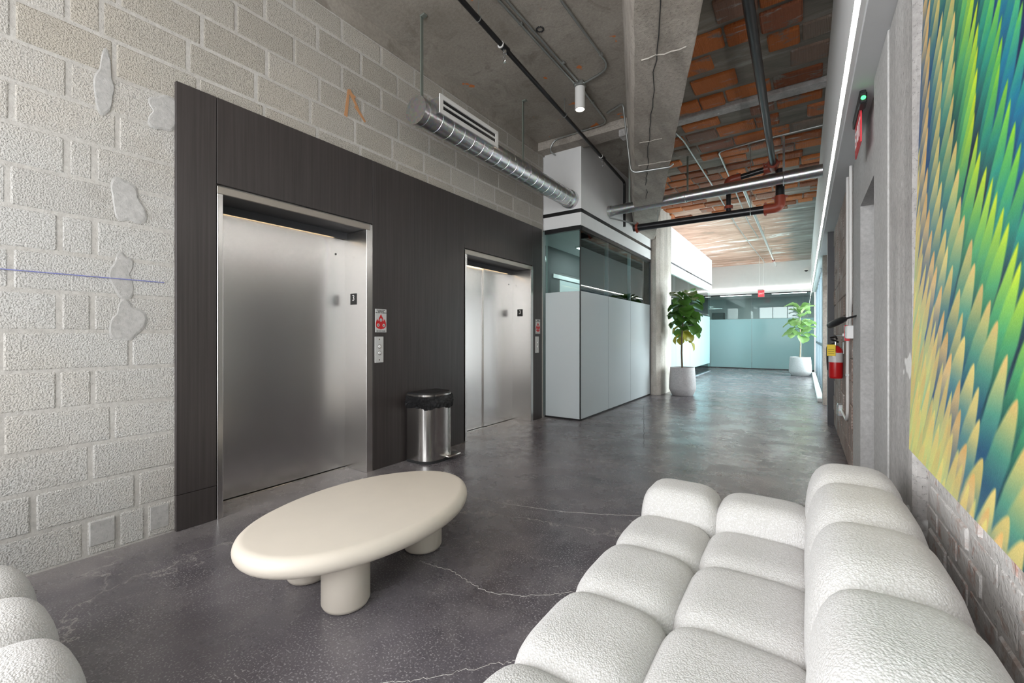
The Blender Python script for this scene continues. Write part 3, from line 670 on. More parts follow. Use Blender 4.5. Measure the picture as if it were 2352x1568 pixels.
ct = thing('coffee_table', 'cream plaster oval coffee table on three stubby round legs', 'table', (-1.85, 1.42, 0))
slab(-1.865, 1.425, .415, .63, .02, .245, .335).obj('tabletop', 'table', ct, 50)
for lx, ly, lr in ((-1.705, 1.175, .104), (-2.05, 1.20, .10), (-1.80, 1.735, .108)):
    MB().lathe([(lr - .022, 0), (lr - .008, .006), (lr, .022), (lr, .2), (lr + .004, .24)], (lx, ly, 0), 48).obj('leg', 'table', ct, 50)
# ------------------------------------------------------------------ sofas
def pillow(x0, x1, y0, y1, z0, z1, n=4.0, k=16, nz=None):
    a, b, c = (x1 - x0) / 2, (y1 - y0) / 2, (z1 - z0) / 2; cx, cy, cz = (x0 + x1) / 2, (y0 + y1) / 2, (z0 + z1) / 2
    vs = {}; V = []; Fc = []
    def vid(i, j, l):
        key = (i, j, l)
        if key not in vs:
            p = [math.tan((q / k - .5) * PI / 2 * .98) / math.tan(PI / 4 * .98) for q in key]
            e = n; d = sum(abs(q) ** e for q in p) ** (1 / e)
            vs[key] = len(V); V.append((cx + a * p[0] / d, cy + b * p[1] / d, cz + c * p[2] / d))
        return vs[key]
    for i in range(k):
        for j in range(k):
            for f in (0, k):
                Fc.append((vid(i, j, f), vid(i + 1, j, f), vid(i + 1, j + 1, f), vid(i, j + 1, f)))
                Fc.append((vid(i, f, j), vid(i + 1, f, j), vid(i + 1, f, j + 1), vid(i, f, j + 1)))
                Fc.append((vid(f, i, j), vid(f, i + 1, j), vid(f, i + 1, j + 1), vid(f, i, j + 1)))
    return MB().add(V, Fc)
def cushion(name, p, *a, **k): return pillow(*a, **k).obj(name, 'boucle', p, 80)
sf = thing('sofa', 'long white boucle sofa of fat tufted segments under the painting', 'sofa', (-.2, .8, 0))
SY = [1.90, 1.60, 1.235, .885, .53, .18, -.17, -.46]
for y1, y0 in zip(SY, SY[1:]):
    e = .03
    cushion('seat_cushion', sf, -.635, -.285, y0 - e, y1 + e, .0, .44, n=4.2)
    cushion('seat_cushion', sf, -.325, .06, y0 - e, y1 + e, .03, .445, n=4.6)
BY = [2.13, 1.90, 1.53, 1.15, .78, .41, .04, -.33, -.62]
for y1, y0 in zip(BY, BY[1:]):
    cushion('back_cushion', sf, .0, .30, y0 - .04, y1 + .04, .0, .712, n=3.8)
for yy in (1.87, -.70):
    cushion('armrest_cushion', sf, -.61, -.28, yy, yy + .25, .0, .545, n=4.4)
    cushion('armrest_cushion', sf, -.315, .06, yy, yy + .25, .0, .54, n=4.4)
MB().bbox(-.58, .26, -.62, 2.08, 0.0, .07, .02).obj('base', 'plastic', sf)
ch = thing('armchair', 'white boucle armchair cut off at the bottom left corner', 'armchair', (-2.0, -.3, 0))
for a, b in ((-1.74, -1.40), (-2.06, -1.71), (-2.38, -2.03)): cushion('armrest_cushion', ch, a, b, -.02, .30, .0, .43, n=3.2)
for a, b in ((-1.74, -1.40), (-2.06, -1.71)): cushion('seat_cushion', ch, a, b, -.62, .02, .0, .40, n=3.8)
for a, b in ((-.22, .12), (-.58, -.18), (-.94, -.54)): cushion('back_cushion', ch, -2.66, -2.32, a, b, .0, .66, n=3.4)
for a, b in ((-1.74, -1.40), (-2.06, -1.71), (-2.38, -2.03)): cushion('armrest_cushion', ch, a, b, -.94, -.60, .0, .52, n=3.2)
MB().bbox(-2.6, -1.46, -.86, .22, 0, .05, .02).obj('base', 'plastic', ch)
# ------------------------------------------------------------------ pedal bin
tb = thing('pedal_bin', 'stainless pedal bin with black liner between the two elevators', 'bin', (-3.0, 3.03, 0))
def dshape(s=1.0, n=20):
    # flat back at the wall, bowed front towards +X
    cy, hw, back, fr = 3.03, .20 * s, -3.15, .285 * s
    pts = [(back, cy - hw), ]
    for i in range(n + 1):
        t = -PI / 2 + PI * i / n
        x = math.copysign(abs(math.cos(t)) ** .62, math.cos(t)); y = math.copysign(abs(math.sin(t)) ** .62, math.sin(t))
        pts.append((back + .06 + (fr - .06) * x, cy + hw * y))
    pts.append((back, cy + hw)); return pts
def dext(s, z0, z1, s1=None):
    p0 = dshape(s); p1 = dshape(s1 or s); n = len(p0)
    return MB().add([(x, y, z0) for x, y in p0] + [(x, y, z1) for x, y in p1], [tuple(range(n - 1, -1, -1)), tuple(range(n, 2 * n))] + [(k, (k + 1) % n, n + (k + 1) % n, n + k) for k in range(n)])
dext(1.0, .0, .025).obj('base', 'rubber', tb, 40)
dext(.985, .025, .56).obj('body', 'canste', tb, 40)
n = 60; P0 = dshape(1.03, n - 3); rd = random.Random(4); vs = []; m = 8
for i in range(m + 1):
    for k, (x, y) in enumerate(P0):
        o = .012 * math.sin(i / m * PI) + .006 * math.sin(k * 1.7 + i * .9) + rd.uniform(-.003, .003); z = .515 + .115 * i / m + (.010 * math.sin(k * .31) + .004 * math.sin(k * .9) + rd.uniform(-.004, .004)) * (1 - i / m)
        cx_, cy_ = -3.02, 3.03; d = Vector((x - cx_, y - cy_)).normalized(); vs.append((max(x + d.x * o, -3.165), y + d.y * o, z))
K = len(P0)
MB().add(vs, [(i * K + k, i * K + (k + 1) % K, (i + 1) * K + (k + 1) % K, (i + 1) * K + k) for i in range(m) for k in range(K)]).obj('liner', 'bag', tb, 70)
rim = dext(1.0, .628, .648).obj('lid_rim', 'canste', tb, 40); dext(.985, .645, .662, .95).obj('lid', 'plastic', tb, 40)
MB().bbox(-2.90, -2.80, 3.04, 3.22, .035, .055, .008, 2).obj('pedal', 'canste', tb, 40)
# ------------------------------------------------------------------ painting
x0b, x1t, zb0, zt1, yl, yr = .292, .332, .82, 2.50, 1.95, .10
NY, NZ = 440, 640
s_ = np.concatenate([np.linspace(0, .96, 390), np.linspace(.978, yl - yr, 50)]); z_ = np.concatenate([np.linspace(zb0, 2.2, 590), np.linspace(2.206, zt1, 50)])
Sg, Zg = np.meshgrid(s_, z_)
# feather rows: tips as (distance from the left edge, height) from top to bottom; colours run from tip to root
_c0 = [(-.13, 2.5), (-.05, 2.3), (.0, 1.9), (.05, 1.65), (.10, 1.50), (.25, 1.32), (.36, 1.17), (.47, 1.07), (.51, .97), (.62, .89), (.76, .84)]
_p0 = [(.93, .90, .46), (.94, .78, .44), (.90, .86, .46), (.72, .86, .60)]
CH = [([(a - k * .07, b - k * .13) for a, b in _c0], _p0) for k in (5, 4, 3, 2, 1)] + [
 ([(-.13, 2.5), (-.05, 2.3), (.0, 1.9), (.05, 1.65), (.10, 1.50), (.25, 1.32), (.36, 1.17), (.47, 1.07), (.51, .97), (.62, .89), (.76, .84)], [(.93, .90, .46), (.94, .78, .44), (.86, .86, .50), (.62, .84, .66)]),
 ([(.02, 2.5), (.10, 2.25), (.13, 2.0), (.13, 1.75), (.19, 1.54), (.34, 1.35), (.43, 1.22), (.55, 1.08), (.60, .97), (.72, .88), (.86, .84)], [(.93, .68, .36), (.86, .72, .48), (.40, .46, .50), (.16, .30, .52)]),
 ([(.15, 2.5), (.24, 2.2), (.286, 1.955), (.284, 1.714), (.34, 1.519), (.50, 1.338), (.564, 1.212), (.68, 1.085), (.72, .96), (.81, .90), (.95, .86)], [(.93, .80, .44), (.80, .74, .44), (.30, .50, .50), (.10, .27, .47)]),
 ([(.32, 2.5), (.37, 2.2), (.40, 2.06), (.405, 1.838), (.446, 1.711), (.505, 1.533), (.673, 1.301), (.807, 1.202), (.854, 1.104), (.90, 1.038), (1.0, .92)], [(.94, .72, .40), (.72, .72, .42), (.28, .55, .46), (.06, .26, .40)]),
 ([(.50, 2.5), (.55, 2.2), (.571, 1.952), (.60, 1.669), (.662, 1.572), (.75, 1.476), (.83, 1.377), (.90, 1.29), (1.05, 1.15), (1.3, 1.0)], [(.90, .92, .06), (.62, .82, .20), (.26, .62, .38), (.02, .20, .24)]),
 ([(.66, 2.5), (.70, 2.1), (.715, 1.86), (.737, 1.738), (.81, 1.614), (.86, 1.519), (1.0, 1.4), (1.3, 1.2)], [(.66, .88, .07), (.38, .74, .26), (.12, .54, .46), (.01, .12, .20)]),
 ([(.78, 2.5), (.82, 2.0), (.84, 1.79), (.93, 1.62), (1.1, 1.5), (1.4, 1.3)], [(.50, .84, .12), (.24, .66, .42), (.03, .42, .56), (.01, .10, .30)]),
 ([(.98, 2.5), (1.0, 1.9), (1.1, 1.7), (1.4, 1.5)], [(.42, .78, .2), (.10, .56, .56), (.02, .34, .56), (.01, .09, .26)]),
 ([(1.25, 2.5), (1.3, 1.9), (1.6, 1.6)], [(.5, .8, .2), (.2, .6, .5), (.03, .36, .5), (.01, .09, .26)]),
 ([(1.55, 2.5), (1.7, 1.9), (1.9, 1.2)], [(.8, .85, .2), (.3, .7, .4), (.05, .4, .5), (.01, .1, .25)])]
col = np.zeros((NZ, NY, 3)); col[:] = (.05, .34, .44); rp = random.Random(8)
for ci in range(len(CH) - 1, -1, -1):
    pts, cs = CH[ci]; P_ = [Vector(p) for p in pts]; ln = [0]
    for a_, b_ in zip(P_, P_[1:]): ln.append(ln[-1] + (b_ - a_).length)
    d = rp.uniform(0, .03)
    while d < ln[-1]:
        i = max(j for j in range(len(ln)) if ln[j] <= d); i = min(i, len(P_) - 2)
        tip = P_[i].lerp(P_[i + 1], (d - ln[i]) / max(ln[i + 1] - ln[i], 1e-6)); tip = (tip.x + rp.uniform(-.014, .014), tip.y)
        d += rp.uniform(.058, .085) if 5 < ci < 9 else rp.uniform(.044, .060)
        ang = math.radians(61 + rp.uniform(-4, 4)); ex_, ez_ = math.cos(ang), math.sin(ang)
        L = rp.uniform(.36, .44); W = rp.uniform(.036, .048) if 5 < ci < 9 else rp.uniform(.028, .036)
        i0, i1 = np.searchsorted(z_, [tip[1] - .46, tip[1] + .05]); j0, j1 = np.searchsorted(s_, [tip[0] - .34, tip[0] + .08])
        if i1 <= i0 or j1 <= j0: continue
        rs, rz = Sg[i0:i1, j0:j1] - tip[0], Zg[i0:i1, j0:j1] - tip[1]
        v = -(rs * ex_ + rz * ez_); u = rs * ez_ - rz * ex_ + .35 * v * v
        hw = W * np.sqrt(np.clip(v / (.30 * L), 0, 1)) * (1 + .25 * np.clip(v / L, 0, 1))
        a_ = np.clip((hw - np.abs(u)) / .009, 0, 1) * np.clip((L - v) / (.30 * L), 0, 1) * (v > 0)
        if ci < 6: a_ *= .85
        vv = np.clip(v / L, 0, 1); jit = rp.uniform(.92, 1.05)
        stops = [0, .14, .34, .60] if 6 <= ci <= 8 else ([0, .10, .30, .60] if ci > 9 else [0, .13, .36, .72])
        fc = np.stack([np.interp(vv + .05 * u / W, stops, [c[q] * jit for c in cs]) for q in range(3)], -1)
        rim_ = np.clip(1 - (hw - np.abs(u)) / .008, 0, 1) * np.clip(1 - vv * 3, 0, 1)
        fc = fc * (1 - .2 * rim_[..., None]) + np.array([.97, .95, .55]) * .2 * rim_[..., None]
        col[i0:i1, j0:j1] = col[i0:i1, j0:j1] * (1 - a_[..., None]) + fc * a_[..., None]
low = np.clip((.98 - Zg) / .16, 0, 1) * np.clip(1 - Sg / 1.0, 0, 1)
col = col * (1 - .4 * low[..., None]) + np.array([.84, .88, .52]) * .4 * low[..., None]
col = np.clip(col + RNG.normal(0, .012, (NZ, NY, 1)), 0, 1) ** 2.0
f_ = (Zg - zb0) / (zt1 - zb0)
co = np.stack([x0b + (x1t - x0b) * f_, yl - Sg, Zg], -1).reshape(-1, 3)
ii, jj = np.meshgrid(np.arange(NZ - 1), np.arange(NY - 1), indexing='ij'); b_ = (ii * NY + jj).reshape(-1)
faces = np.stack([b_, b_ + NY, b_ + NY + 1, b_ + 1], -1)
me = bpy.data.meshes.new('painted_canvas'); me.vertices.add(len(co)); me.vertices.foreach_set('co', co.astype(np.float32).ravel())
me.loops.add(faces.size); me.loops.foreach_set('vertex_index', faces.astype(np.int32).ravel()); me.polygons.add(len(faces))
me.polygons.foreach_set('loop_start', (np.arange(len(faces)) * 4).astype(np.int32)); me.update(calc_edges=True)
at = me.color_attributes.new('pigment', 'FLOAT_COLOR', 'POINT')
at.data.foreach_set('color', np.concatenate([col.reshape(-1, 3), np.ones((NZ * NY, 1))], 1).astype(np.float32).ravel())
me.materials.append(M['painting'])
pa = thing('painting', 'large canvas of overlapping yellow, green and blue feathers', 'painting', (x0b, 1.0, zb0))
link('painted_canvas', me, pa)
MB().add([(x0b + .002, yl, zb0), (x0b + .002, yr, zb0), (x1t + .002, yr, zt1), (x1t + .002, yl, zt1), (x0b + .03, yl, zb0), (x0b + .03, yr, zb0), (x1t + .03, yr, zt1), (x1t + .03, yl, zt1)],
         [(0, 1, 2, 3), (4, 7, 6, 5), (0, 4, 5, 1), (1, 5, 6, 2), (2, 6, 7, 3), (3, 7, 4, 0)]).obj('stretcher', 'signwhite', pa)
# ------------------------------------------------------------------ plants
def leaf_mesh(name, mat):
    prof = [(0, .012), (.06, .05), (.16, .20), (.28, .25), (.40, .24), (.52, .29), (.66, .38), (.78, .39), (.88, .32), (.96, .17), (1., .02)]
    vs = []; fs = []
    for i, (u, wd) in enumerate(prof):
        zc = .16 * math.sin(u * PI * .9) - .30 * u * u
        rip = .03 * math.sin(i * 2.3)
        vs += [(-wd, u, zc + wd * .28 + rip), (-wd * .5, u, zc + wd * .05), (0, u, zc - .012), (wd * .5, u, zc + wd * .05), (wd, u, zc + wd * .28 - rip)]
    for i in range(len(prof) - 1):
        for k in range(4): fs.append((i * 5 + k, i * 5 + k + 1, (i + 1) * 5 + k + 1, (i + 1) * 5 + k))
    me = bpy.data.meshes.new(name); me.from_pydata(vs, [], fs); me.materials.append(M[mat]); me.shade_smooth(); return me
LM = {k: leaf_mesh('leaf', k) for k in ('leaf', 'leafpale', 'leafyellow')}
def fig(loc, pr, ph, trunk, leaves, bark, label, seed):
    x, y = loc; t = thing('potted_fig', label, 'potted plant', (x, y, 0), 'potted fiddle leaf figs')
    pl = MB().lathe([(pr * .74, 0), (pr * .78, .008), (pr * .98, ph * .20), (pr * 1.0, ph * .26), (pr * .98, ph * .55), (pr * .90, ph), (pr * .84, ph), (pr * .84, ph * .9)], (x, y, 0), 48, cap=True).obj('planter', 'planter', t, 30)
    MB().lathe([(pr * .85, ph * .91), (pr * .5, ph * .94), (.01, ph * .95)], (x, y, 0), 32).obj('soil', 'soil', t, 40)
    MB().tube(trunk, [.022 - .012 * i / (len(trunk) - 1) for i in range(len(trunk))], 10).obj('trunk', bark, t, 50)
    rd = random.Random(seed)
    for (z, az, el, L, mt) in leaves:
        o = link('leaf', LM[mt], t)
        k = min(max((z - trunk[0][2]) / (trunk[-1][2] - trunk[0][2]), 0), 1) * (len(trunk) - 1); i = min(int(k), len(trunk) - 2); fr = k - i
        bpos = Vector(trunk[i]).lerp(Vector(trunk[i + 1]), fr); d = Vector((math.cos(az), math.sin(az), 0))
        bpos += d * .035
        if d.x < -.2 and seed == 3: L *= .80
        o.matrix_parent_inverse = Matrix.Translation((-x, -y, 0))
        o.location = bpos; o.rotation_euler = (el, rd.uniform(-.35, .35), az - PI / 2); o.scale = (L * .95, L, L)
rd = random.Random(31)
lv = []
for i in range(46):
    z = 1.42 + .62 * (i / 45) + rd.uniform(-.05, .05); lv.append((z, i * 2.4 + rd.uniform(-.4, .4), rd.uniform(-.55, .55) + (.35 if z > 1.85 else -.1), rd.uniform(.28, .40), 'leaf'))
for i in range(6): lv.append((1.20 + .05 * i, i * 1.9, rd.uniform(-.9, -.5), rd.uniform(.24, .32), 'leafyellow'))
fig((-2.06, 9.22), .26, .57, [(-2.06, 9.22, .5), (-2.075, 9.22, .85), (-2.07, 9.22, 1.2), (-2.04, 9.22, 1.6), (-2.03, 9.22, 2.02)], lv, 'bark', 'dark green fig tree with a few yellow leaves by the pillar', 3)
lv = []
for i in range(34):
    z = 1.28 + .78 * (i / 33) + rd.uniform(-.05, .05); lv.append((z, i * 2.4 + rd.uniform(-.4, .4), rd.uniform(-.2, .7) + (.2 if z > 1.8 else -.1), rd.uniform(.30, .44), 'leafpale'))
fig((-.10, 15.75), .295, .57, [(-.10, 15.75, .5), (-.09, 15.75, .95), (-.10, 15.75, 1.4), (-.10, 15.75, 2.05)], lv, 'barkpale', 'pale green fig tree in front of the far glass partition', 9)
# ------------------------------------------------------------------ spiral duct with diffuser
dx, dz, dr = -2.765, 3.15, .116
sd = thing('spiral_duct', 'round spiral air duct hanging along the block wall', 'duct', (dx, 4.0, dz))
MB().tube([(dx, 2.60 + .14 * i, dz) for i in range(22)], dr, 48).obj('pipe', 'galv', sd, 40)
MB().tube([(dx, 2.585, dz), (dx, 2.615, dz)], dr + .006, 40).obj('end_cap', 'galv', sd, 40)
MB().tube([(dx, 5.46, dz), (dx, 5.548, dz)], dr + .012, 40).obj('wall_collar', 'galv', sd, 40)
for i in range(19):
    y = 2.76 + i * .15; pts = [(dx + (dr + .001) * math.cos(a), y + .024 * a / PI, dz + (dr + .001) * math.sin(a)) for a in [k * 2 * PI / 28 for k in range(29)]]
    MB().tube(pts, .0021, 5).obj('seam', 'galv', sd, 60)
df = MB().box(dx + .02, -2.60, 2.72, 3.53, 3.14, 3.28).obj('plenum_box', 'galv', sd)
fr = MB(); X0 = -2.60; X1 = -2.588; ya, yb_, za, zb_ = 2.70, 3.55, 3.128, 3.292
fr.box(X0, X1, ya, yb_, za, za + .038).box(X0, X1, ya, yb_, zb_ - .038, zb_).box(X0, X1, ya, ya + .04, za + .038, zb_ - .038).box(X0, X1, yb_ - .04, yb_, za + .038, zb_ - .038).box(X0 + .0015, X1 - .002, ya + .04, yb_ - .04, 3.201, 3.219)
gr = fr.obj('linear_grille', 'whitemetal', df); MB().box(X0 - .001, X0 + .001, ya + .04, yb_ - .04, za + .038, zb_ - .038).obj('slot', 'black', sd)
for i, (y, lab) in enumerate(((2.655, 0), (4.29, 0))):
    MB().box(dx - .004, dx + .008, y - .014, y + .014, dz + dr, 4.0).obj('hanger_strap', 'strap', sd)
    MB().bbox(dx - .006, dx + .05, y - .02, y + .02, 3.985, 4.0, .003).obj('strap_foot', 'strap', sd)
    pts = [(dx + (dr + .002) * math.cos(a), y, dz + (dr + .002) * math.sin(a)) for a in [k * 2 * PI / 28 for k in range(29)]]
    MB().tube(pts, .004, 5).obj('strap_band', 'galv', sd, 60)
# ------------------------------------------------------------------ sprinkler branch
def pl(y): return -2.191 - .07 * (y - 2.522)
sp = thing('sprinkler_pipe', 'thin black sprinkler pipe with two heads under the concrete ceiling', 'pipe', (-2.3, 4, 3.8))
MB().tube(bent([(pl(-2.5), -2.5, 3.8), (pl(7.05), 7.05, 3.8), (pl(7.05), 7.05, 3.05)], .06), .022, 14).obj('pipe', 'blackpipe', sp, 50)
for y in (3.16, 5.9):
    x = pl(y)
    f = MB().tube([(x, y - .05, 3.8), (x, y + .05, 3.8)], .03, 14).obj('tee', 'blackpipe', sp, 50)
    MB().tube([(x, y - .062, 3.8), (x, y - .05, 3.8)], .031, 14).obj('coupling_ring', 'whitemetal', f)
    h = MB().lathe([(.02, .03), (.02, 0), (.013, -.005), (.013, -.025)], (x, y, 3.745), 14).obj('sprinkler_head', 'chrome', sp, 40)
    MB().tube(bent([(x - .012, y, 3.722), (x - .014, y, 3.69), (x, y, 3.675), (x + .014, y, 3.69), (x + .012, y, 3.722)], .01), .003, 6).obj('head_frame', 'chrome', h)
    MB().lathe([(.016, 0), (.016, .003)], (x, y, 3.668), 12).obj('deflector', 'chrome', h)
for y in (2.75, 4.52):
    MB().tube([(pl(y), y, 3.83), (pl(y), y, 4.0)], .004, 6).obj('hanger_rod', 'conduit', sp)
    MB().tube([(pl(y) + .026 * math.cos(a), y, 3.802 + .026 * math.sin(a)) for a in [k * 2 * PI / 16 for k in range(17)]], .004, 5).obj('ring_hanger', 'conduit', sp)
# ------------------------------------------------------------------ conduits on the concrete ceiling, lamp
zc = 3.982
def conduit(name, pts, label, r=.0115, rb=.13, clips=(), mat='conduit'):
    t = thing(name, label, 'conduit', pts[0], 'electrical conduits')
    MB().tube(bent(pts, rb), r, 10).obj('tube', mat, t, 50)
    for c in clips: MB().bbox(c[0] - .02, c[0] + .02, c[1] - .012, c[1] + .012, c[2] - .008, c[2] + .014, .003).obj('clip', 'conduit', t)
    return t
conduit('conduit', [(-2.095, -1, zc), (-2.088, 4.27, zc)], 'left of the two close conduits running to the ceiling lamp', clips=[(-2.09, 3.2, zc)])
conduit('conduit', [(-2.020, -1, zc), (-2.042, 4.26, zc)], 'right of the two close conduits running to the ceiling lamp', clips=[(-2.03, 3.9, zc)])
conduit('conduit', [(-1.673, -1, zc), (-1.66, 4.25, zc), (-2.0, 4.34, zc)], 'conduit bending left into the lamp from beside the beam', rb=.25, clips=[(-1.66, 4.0, zc)])
conduit('conduit', [(-2.06, 4.42, zc), (-2.12, 5.33, zc), (-2.92, 5.345, zc - .01), (-3.0, 5.345, 3.84), (-3.0, 5.52, 3.84)], 'conduit bending from the lamp along the downstand to the white box', clips=[(-2.08, 4.75, zc), (-2.5, 5.34, zc)])
conduit('conduit', [(-2.03, 5.09, zc), (LX(4.98) - .13, 4.98, zc), (LX(5.0) - .115, 5.0, 3.88), (LX(5.08) - .03, 5.08, 3.165), (RX(5.15), 5.15, 3.165), (RX(5.15) + .03, 5.16, 3.2)], 'conduit dropping down the beam and crossing its underside', rb=.08)
lp = thing('ceiling_lamp', 'small white cylinder lamp glowing warm on the concrete ceiling', 'lamp', (-2.045, 4.335, 4.0))
MB().bbox(-2.10, -1.99, 4.28, 4.39, 3.945, 4.0, .01).obj('junction_box', 'conduit', lp)
MB().lathe([(.040, .245), (.056, .24), (.056, .0), (.047, 0), (.045, .02)], (-2.045, 4.335, 3.70), 32, cap=False).obj('shade', 'whitemetal', lp, 40)
MB().lathe([(.056, .2405), (.001, .2405)], (-2.045, 4.335, 3.70), 32, cap=False).obj('shade_top', 'whitemetal', lp)
MB().lathe([(.046, .012), (.001, .010)], (-2.045, 4.335, 3.70), 24, cap=False).obj('lens', 'lampglow', lp)
sl = bpy.data.lights.new('ceiling_lamp_light', 'SPOT'); sl.energy = 25; sl.color = (1, .82, .62); sl.spot_size = 1.5; sl.shadow_soft_size = .04
so_ = bpy.data.objects.new('ceiling_lamp_light', sl); C.objects.link(so_); so_.location = (-2.045, 4.335, 3.69)
kn = MB()
for i in range(14):
    a = 2 * PI * i / 14; kn.box(-1.991 + .034 * math.cos(a) - .004, -1.991 + .034 * math.cos(a) + .004, 3.374 + .034 * math.sin(a) - .004, 3.374 + .034 * math.sin(a) + .004, 3.992, 4.0)
kn.tube([(-1.991 + .028 * math.cos(2 * PI * i / 20), 3.374 + .028 * math.sin(2 * PI * i / 20), 3.995) for i in range(21)], .004, 5)
tag(kn.obj('ceiling_ring', 'rubber'), 'dark toothed ring set in the concrete ceiling', 'ring')
# ------------------------------------------------------------------ cross duct and fire main
cd = thing('straight_duct', 'shiny round duct crossing from the white box to the right bulkhead', 'duct', (-1.2, 6.58, 3.2))
MB().tube([Vector((-2.595, 6.58, 3.205)).lerp(Vector((.19, 6.52, 3.245)), i / 20) for i in range(21)], .076, 48).obj('pipe', 'galv', cd, 40)
for t_ in (.42, .80, .90): 
    q0 = Vector((-2.595, 6.58, 3.205)).lerp(Vector((.19, 6.52, 3.245)), t_); MB().tube([q0 - Vector((.035, 0, 0)), q0 + Vector((.035, 0, 0))], .079, 36).obj('joint_sleeve', 'galv', cd, 40)
MB().tube([(-2.598, 6.58, 3.205), (-2.54, 6.58, 3.206)], .086, 36).obj('wall_collar', 'galv', cd, 40)
for x, y in ((-2.30, 6.62), (-1.42, 6.60), (-.22, 6.56)):
    MB().box(x - .013, x + .013, y + .08, y + .086, 3.19, 3.9 if x > -2 else 4.02).obj('hanger_strap', 'strap' if x < -1 else 'galv', cd)
    MB().tube([(x, y - .04 + .083 * math.cos(a), 3.222 + .083 * math.sin(a)) for a in [k * 2 * PI / 20 for k in range(21)]], .004, 5).obj('strap_band', 'galv', cd)
fm = thing('fire_main', 'thick black fire main with red couplings on the right', 'pipe', (-.33, 5, 3.5)); R4 = .054
MB().tube([(-.27, -2.5, 3.5), (-.345, 6.70, 3.5)], .038, 20).obj('main_pipe', 'blackpipe', fm, 50)
MB().tube([(-.36, 6.82, 3.5), (-.80, 6.86, 3.45)], .040, 18).obj('branch_pipe', 'blackpipe', fm, 50)
MB().tube(bent([(-.345, 6.66, 3.5), (-.345, 6.84, 3.5), (-.46, 6.84, 3.495)], .09, 6), R4 + .012, 18).obj('red_elbow', 'redfit', fm, 60)
MB().tube(bent([(-.74, 6.86, 3.455), (-.90, 6.86, 3.44), (-.90, 6.86, 3.32)], .09, 6), R4 + .008, 18).obj('red_elbow', 'redfit', fm, 60)
MB().tube([(-.90, 6.86, 3.33), (-.90, 6.86, 2.96)], .032, 16).obj('drop_pipe', 'blackpipe', fm, 50)
MB().tube([(-.90, 6.86, 3.035), (-.90, 6.86, 3.075)], .058, 16).obj('red_flange', 'redfit', fm, 40)
MB().tube([(-.27, 6.84, 3.46), (-.27, 6.84, 3.02)], R4, 18).obj('riser', 'blackpipe', fm, 50)
MB().tube(bent([(-.27, 6.84, 3.10), (-.27, 6.84, 2.945), (-.46, 6.84, 2.945)], .10, 7), R4 + .012, 18).obj('red_elbow', 'redfit', fm, 60)
for q0 in ((-.27, 6.84, 3.08), (-.44, 6.84, 2.945), (-.345, 6.68, 3.5), (-.46, 6.85, 3.49)):
    for sgn in (-1, 1):
        a = Vector(q0) + Vector((.0, 0, sgn * .075)) if q0[0] < -.4 else Vector(q0) + Vector((sgn * .075, 0, 0)); MB().tube([a - Vector((0, .02, 0)), a + Vector((0, .02, 0))], .016, 8).obj('coupling_bolt', 'redfit', fm)
MB().tube([(-.43, 6.84, 2.945), (-2.28, 6.84, 2.945)], R4, 20).obj('cross_pipe', 'blackpipe', fm, 50)
MB().tube([(-2.20, 6.84, 2.945), (-2.24, 6.84, 2.945)], R4 + .014, 18).obj('red_coupling', 'redfit', fm, 40)
MB().tube([(-2.22, 6.84, 2.865), (-2.22, 6.84, 3.025)], .018, 8).obj('coupling_bolt', 'redfit', fm)
for k in (0, .04): MB().tube([(-2.22, 6.80 + k, 3.0), (-2.58, 6.55 + k, 3.10)], .010, 8).obj('wall_brace', 'conduit', fm)
for x in (-.62, -1.9): MB().tube([(x, 6.84, 2.945 + R4), (x, 6.84, 3.86)], .004, 6).obj('hanger_rod', 'conduit', fm); 
MB().tube([(-.62, 6.84 + .057 * math.cos(a), 2.945 + .057 * math.sin(a)) for a in [k * 2 * PI / 20 for k in range(21)]], .005, 5).obj('ring_hanger', 'galv', fm)
za_ = ZT - .05
conduit('conduit', [(-1.36, 5.70, za_), (-1.325, 6.0, za_), (-1.306, 8.2, za_), (-1.312, 11.2, za_), (-1.25, 14.2, za_), (-1.15, 17.6, za_)], 'thin conduit running down the middle of the tiled ceiling', rb=.05)
conduit('conduit', [(.20, 6.52, za_), (-.513, 6.56, za_), (-1.0, 6.63, za_), (-1.01, 8.03, za_), (-1.05, 11.2, za_), (-1.0, 13.0, za_)], 'conduit from the right bulkhead turning along the tiled ceiling', rb=.1)
lc = thing('long_ceiling_pipe', 'long galvanised sprinkler pipe under the far tiled ceiling', 'pipe', (-.9, 12, 3.6))
MB().tube([(-.80, 7.0, 3.55), (-.80, 17.3, 3.62)], .025, 12).obj('pipe', 'conduit', lc, 50)
for y in (9.0, 12.0, 15.0): MB().tube([(-.80, y, 3.58), (-.80, y, 3.87)], .004, 6).obj('hanger_rod', 'conduit', lc)
MB().tube([(-.80, 15.8, 3.60), (-.80, 15.95, 3.60)], .04, 12).obj('red_coupling', 'redfit', lc)
